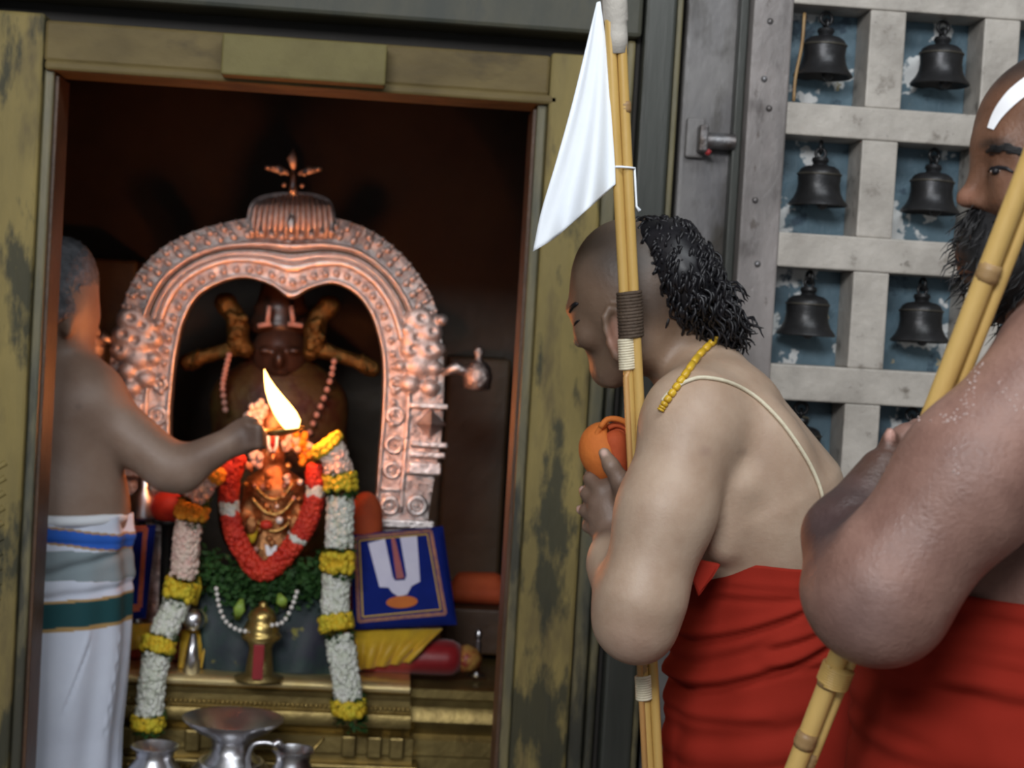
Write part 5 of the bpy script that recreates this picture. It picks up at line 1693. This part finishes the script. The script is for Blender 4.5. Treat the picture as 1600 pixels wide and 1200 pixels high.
# ---- fabrics and bolsters on the altar
def drape(name, label, cat, material, corners, Y0, Y1, bulge, folds, seed, group=None):
    r_ = random.Random(seed)
    n = 30
    vv = []
    for j in range(n + 1):
        for i in range(n + 1):
            u, v_ = i / n, j / n
            x_ = (corners[0][0] * (1 - u) + corners[1][0] * u) * (1 - v_) + (corners[3][0] * (1 - u) + corners[2][0] * u) * v_
            y_ = (corners[0][1] * (1 - u) + corners[1][1] * u) * (1 - v_) + (corners[3][1] * (1 - u) + corners[2][1] * u) * v_
            Yv = Y1 * (1 - v_) + Y0 * v_ - bulge * math.sin(math.pi * v_) - 0.007 * math.sin(folds * u * 6.28 + 2 * v_ + seed) * (0.3 + v_)
            vv.append(P(x_, y_, Yv))
    ff = [(j * (n + 1) + i, (j + 1) * (n + 1) + i, (j + 1) * (n + 1) + i + 1, j * (n + 1) + i + 1) for j in range(n) for i in range(n)]
    org = (Vector(vv[0]) + Vector(vv[-1])) * 0.5
    o = link_mesh(name, vv, ff, material, None, True, 0, org)
    sd_ = o.modifiers.new('thick', 'SOLIDIFY'); sd_.thickness = 0.004; sd_.offset = 1
    return tag(o, label, cat, group)


def bolster(label, px0, px1, yc, r_px, Y, material, endmat):
    a_, c_ = P(px0, yc, Y), P(px1, yc + (px1 - px0) * 0.05, Y)
    r = m(r_px, Y)
    c_.z = a_.z = zal + r * 0.80 + 0.002
    t = thing('bolster', label, 'bolster', ((a_.x + c_.x) / 2, Y, zal))
    q = MB(); n = 14
    pts = [a_.lerp(c_, i / n) for i in range(n + 1)]
    q.tube(pts, [r * (0.75 if i in (0, n) else 0.97 if i in (1, n - 1) else 1.0) for i in range(n + 1)], 22, True, (Vector((0, 0, 1)), 0.78)); q.build('pad', material, t)
    for e, sgn in ((a_, -1), (c_, 1)):
        q = MB(); q.tube([e + Vector((sgn * 0.001, 0, 0)), e + Vector((sgn * 0.012, 0, 0)), e + Vector((sgn * 0.03, 0, -0.004)), e + Vector((sgn * 0.045, 0, -0.008))], [r * 0.72, r * 0.80, r * 0.66, r * 0.35], 16, True, (Vector((0, 0, 1)), 0.78))
        q.build('brocade_end', endmat, t)
    return t


bolster('dark red bolster with gold brocade end at the right of the altar', 556, 718, 1030, 36, 3.72, MT['red_silk'], MT['brocade_gold'])
bolster('dark red bolster half hidden behind the white garland, next to the priest', 190, 330, 1030, 33, 3.74, MT['red_silk'], MT['brocade_gold'])
drape('yellow_cloth', 'bright yellow silk draped over the bolster under the blue marked cushion', 'cloth', MT['yellow_silk'], [(552, 986), (692, 984), (640, 1034), (560, 1046)], 3.665, 3.70, 0.02, 4, 1)
drape('yellow_cloth', 'bright yellow silk under the half-hidden blue cushion by the priest', 'cloth', MT['yellow_silk'], [(170, 978), (240, 976), (246, 1008), (182, 1018)], 3.675, 3.71, 0.02, 3, 2)
drape('silk_scarf', 'narrow yellow silk scarf hanging beside the left garland', 'cloth', MT['yellow_silk'], [(284, 985), (326, 985), (316, 1044), (280, 1044)], 3.65, 3.68, 0.008, 2, 5)
drape('silk_cloth', 'dark green figured silk spread before the small idol', 'cloth', MT['green_silk'], [(308, 925), (520, 928), (520, 1056), (318, 1050)], 3.648, 3.70, 0.012, 2, 3)
for (x0, y0, x1, y1, nm) in ((378, 936, 370, 968, 'pale green leaf standing left of the brass bell'), (436, 928, 444, 950, 'pale green leaf standing right of the brass bell'), (308, 890, 304, 945, 'yellow petal strip beside the left garland')):
    q = MB(); q.tube([P(x0, y0, 3.63), P((x0 + x1) / 2, (y0 + y1) / 2, 3.625), P(x1, y1, 3.635)], [0.004, 0.013, 0.006], 8, True, (Vector((0, 1, 0)), 0.2))
    tag(q.build('leaf', MT['marigold' if 'petal' in nm else 'leaf_light'], None, True, 0, P(x1, y1, 3.63)), nm, 'leaf')
# brass bell-shaped cover with a red ribbon
c0 = P(408, 998, 3.60)
bc = thing('brass_cover', 'bell-shaped brass cover with red ribbon in front of the small idol', 'ornament', (c0.x, c0.y, zal))
q = MB(); q.lathe([(0.040, 0.0), (0.043, 0.006), (0.040, 0.012), (0.036, 0.016), (0.038, 0.022), (0.033, 0.034), (0.029, 0.040), (0.031, 0.045), (0.025, 0.058), (0.015, 0.066), (0.008, 0.070), (0.009, 0.076), (0.002, 0.080)], c0, 28); q.build('dome', MT['brass'], bc)
q = MB(); q.lathe([(0.050, zal - c0.z), (0.052, zal - c0.z + 0.008), (0.030, zal - c0.z + 0.016), (0.024, -0.02), (0.030, -0.006), (0.040, 0.0)], c0, 24); q.build('stem', MT['brass_dull'], bc)
q = MB(); q.box((c0.x - 0.011, c0.y - 0.058, zal + 0.014), (c0.x + 0.011, c0.y - 0.054, c0.z - 0.002)); q.build('ribbon', MT['red_silk'], bc, False, 0.001)
# pearl chain hanging round the cover
pc = thing('pearl_chain', 'string of small white pearls looped around the brass cover', 'chain', P(408, 992, 3.585))
for p in pix([(338, 920), (342, 945), (352, 970), (372, 984), (396, 986), (420, 978), (442, 972), (456, 948), (464, 925)], 24, 3.575):
    q = MB(); q.sphere(p, 0.0050, 8, 6); q.build('pearl', MT['pearl'], pc)
q = MB(); q.sphere(P(302, 968, 3.63), 0.024, 20, 12); q.tube([P(302, 990, 3.63), Vector((P(302, 990, 3.63).x, 3.63, zal + 0.001))], [0.006, 0.02], 12)
tag(q.build('silver_ball_stand', MT['steel'], None, True, 0, Vector((P(302, 990, 3.63).x, 3.63, zal))), 'shiny silver ball on a stand beside the left garland', 'ornament')
# cloth-wrapped things either side of the idol
b = Body(0.005); b.ell(P(571, 806, 3.78), (m(26, 3.78), 0.035, m(38, 3.78)), 0.01); b.cap(P(572, 830, 3.78), Vector((P(572, 830, 3.78).x, 3.78, zal + 0.03)), 0.034, 0.045, 0.02)
v, f = b.solve(); o = link_mesh('wrapped_offering', v, f, MT['orange_dark'], None, True, 0, (P(572, 830, 3.78).x, 3.78, zal)); tag(o, 'round-topped orange cloth bundle behind the blue marked cushion', 'offering')
b = Body(0.005); b.ell(P(262, 790, 3.80), (m(26, 3.80), 0.03, m(24, 3.80)), 0.01); b.cap(P(256, 796, 3.80), P(268, 806, 3.80), 0.026, 0.022, 0.02)
v, f = b.solve(); o = link_mesh('wrapped_offering', v, f, MT['rose'], None, True, 0, (P(262, 830, 3.80).x, 3.80, zal)); tag(o, 'bright red cloth bundle under the priest\'s forearm', 'offering')
xx = P(262, 830, 3.80).x; zt_ = P(262, 812, 3.80).z
q = MB(); q.lathe([(0.028, 0), (0.028, 0.012), (0.014, 0.03), (0.011, 0.1), (0.014, zt_ - zal - 0.014), (0.035, zt_ - zal - 0.006), (0.036, zt_ - zal)], (xx, 3.80, zal), 18)
tag(q.build('bronze_stand', MT['bronze'], None, True, 0, (xx, 3.80, zal)), 'dark bronze stand under the bright red bundle', 'stand')
q = MB(); q.lathe([(0.03, 0), (0.034, 0.01), (0.026, 0.03), (0.03, 0.05), (0.012, 0.07), (0.016, 0.09), (0.002, 0.10)], P(222, 812, 3.80), 20)
q.lathe([(0.026, 0), (0.014, 0.02), (0.009, P(222, 812, 3.80).z - zal)], (P(222, 812, 3.80).x, 3.80, zal), 16)
tag(q.build('silver_lamp', MT['steel'], None, True, 0, (P(222, 812, 3.80).x, 3.80, zal)), 'small silver lamp between the priest\'s waist and the red bundle', 'lamp')
q = MB(); q.sphere(P(748, 992, 3.76), (0.008, 0.008, 0.014), 10, 6)
q.lathe([(0.02, 0), (0.008, 0.01), (0.006, P(748, 1000, 3.76).z - zal)], (P(748, 1000, 3.76).x, 3.76, zal - 0.003), 12)
tag(q.build('silver_cup', MT['steel'], None, True, 0, (P(748, 1000, 3.76).x, 3.76, zal)), 'tiny bright silver cup at the right end of the altar', 'cup')
xa, xb = P(695, 940, 4.05).x, P(790, 940, 4.05).x
zc_ = P(740, 944, 4.05).z
q = MB(); q.box((xa, 3.98, zal), (xb, 4.2, zc_)); tag(q.build('wooden_chest', MT['wood_brown'], None, False, 0.006, ((xa + xb) / 2, 4.1, zal)), 'dark wooden chest in the shadow at the right end of the altar', 'chest')
b = Body(0.006); b.cap(Vector((xa + 0.03, 4.06, zc_ + 0.027)), Vector((xb - 0.02, 4.06, zc_ + 0.03)), 0.028, 0.032, 0.02, (1, 1.6, 1)); b.cap(Vector((xa + 0.04, 4.06, zc_ + 0.055)), Vector((xb - 0.03, 4.06, zc_ + 0.055)), 0.02, 0.022, 0.01, (1, 1.5, 1))
v, f = b.solve(); o = link_mesh('folded_cloth', v, f, MT['orange_dark'], None, True, 0, ((xa + xb) / 2, 4.06, zc_)); tag(o, 'dim orange folded cloth lying on the dark chest', 'cloth')

# ---- vessels in front of the altar
YV = 3.42
ztab = P(330, 1300, YV).z
tb = thing('offering_stool', 'low brown wooden stool carrying the metal vessels', 'stool', (P(340, 1300, YV).x, YV, 0))
q = MB(); q.box((P(205, 1300, YV).x, YV - 0.13, ztab - 0.03), (P(520, 1300, YV).x, YV + 0.13, ztab)); q.build('seat', MT['wood_brown'], tb, False, 0.004)
for sx in (222, 495):
    for sy in (-0.1, 0.1):
        q = MB(); xx = P(sx, 1300, YV).x; q.box((xx - 0.018, YV + sy - 0.018, 0), (xx + 0.018, YV + sy + 0.018, ztab - 0.03)); q.build('leg', MT['wood_brown'], tb, False, 0.003)


def vessel(name, label, px, prof_px, Y, material, cat):
    c_ = P(px, 1300, Y); c_.z = ztab
    zof = lambda y_: P(px, y_, Y).z - ztab
    t = thing(name, label, cat, (c_.x, Y, ztab))
    q_ = MB(); q_.lathe([(m(r, Y), zof(y_)) for r, y_ in prof_px], (c_.x, Y, ztab), 36); auto_smooth(q_.build('bowl', material, t), 50)
    return t, c_


t, c_ = vessel('silver_pot', 'wide-rimmed shiny silver pot in the middle of the vessels', 355, [(38, 1298), (62, 1270), (68, 1235), (60, 1200), (36, 1178), (30, 1165), (34, 1152), (58, 1140), (78, 1124), (79, 1121), (72, 1124), (50, 1140), (28, 1156), (0, 1160)], YV, MT['steel'], 'pot')
q = MB(); q.torus((c_.x, YV, P(355, 1190, YV).z), m(49, YV), 0.004, None, 36, 6); q.build('shoulder_ring', MT['steel'], t)
t, c_ = vessel('silver_pot', 'small silver pot under the end of the left garland', 236, [(28, 1298), (44, 1270), (46, 1235), (40, 1200), (28, 1184), (30, 1172), (38, 1166), (36, 1164), (26, 1176), (0, 1190)], YV, MT['steel'], 'pot')
q = MB(); q.torus((c_.x, YV, P(232, 1215, YV).z), m(44, YV), 0.003, None, 30, 6); q.build('shoulder_ring', MT['steel'], t)
t, c_ = vessel('silver_pot', 'small silver pot with curved handle at the right of the vessels', 452, [(24, 1298), (36, 1270), (38, 1235), (34, 1205), (26, 1190), (28, 1178), (34, 1172), (32, 1170), (24, 1182), (0, 1195)], YV - 0.07, MT['steel'], 'pot')
q = MB(); q.tube(pix([(420, 1240), (396, 1225), (388, 1190), (394, 1166), (412, 1160), (432, 1164)], 30, YV - 0.08), 0.0045, 10); q.build('handle', MT['steel'], t)
q = MB(); q.tube(pix([(428, 1164), (436, 1160), (440, 1168)], 8, YV - 0.08), [0.008, 0.007, 0.006, 0.007, 0.006, 0.007, 0.005, 0.003], 8); q.build('handle_knob', MT['steel'], t)
q = MB(); q.tube([P(470, 1205, YV), P(486, 1175, YV), P(506, 1153, YV)], [0.004, 0.003, 0.004], 8); tag(q.build('spoon_handle', MT['brass'], None, True, 0, P(470, 1205, YV)), 'thin brass spoon handle sticking out of the right pot', 'spoon')

# ---- the waved lamp and its flame
YFl = 3.53
lp = thing('hand_lamp', 'small brass hand lamp with a tall bright flame held by the priest', 'lamp', P(436, 672, YFl))
q = MB(); c_ = P(440, 676, YFl)
q.lathe([(0.012, -0.006), (0.030, -0.003), (0.046, 0.006), (0.047, 0.009), (0.042, 0.008), (0.028, 0.002), (0.0, 0.001)], c_, 24, Matrix.Rotation(math.radians(-8), 3, 'Y')); q.build('dish', MT['brass'], lp)
q = MB(); q.tube([P(425, 676, YFl), P(405, 674, 3.46), P(388, 680, 3.415), P(370, 690, 3.40)], [0.007, 0.006, 0.006, 0.005], 10); q.build('handle', MT['brass'], lp)
fm = bpy.data.materials.new('flame'); fm.use_nodes = True
nt = fm.node_tree; nt.nodes.remove(nt.nodes['Principled BSDF'])
em = nt.nodes.new('ShaderNodeEmission'); em.inputs[0].default_value = (1.0, 0.52, 0.14, 1); em.inputs[1].default_value = 11.0
nt.links.new(em.outputs[0], nt.nodes['Material Output'].inputs[0])
q = MB()
fp = [(413, 577), (417, 592), (422, 606), (430, 622), (440, 638), (450, 652), (456, 662), (457, 671)]
q.tube([P(a_, b__, YFl) for a_, b__ in fp], [0.0006, 0.0055, 0.0105, 0.0155, 0.019, 0.0205, 0.019, 0.012], 14)
fo_ = q.build('flame', fm, lp)
pl = bpy.data.lights.new('flame_light', 'POINT'); pl.energy = 16.5; pl.color = (1.0, 0.27, 0.075); pl.shadow_soft_size = 0.03
plo = bpy.data.objects.new('flame_light', pl); COL.objects.link(plo); plo.location = P(446, 640, YFl)
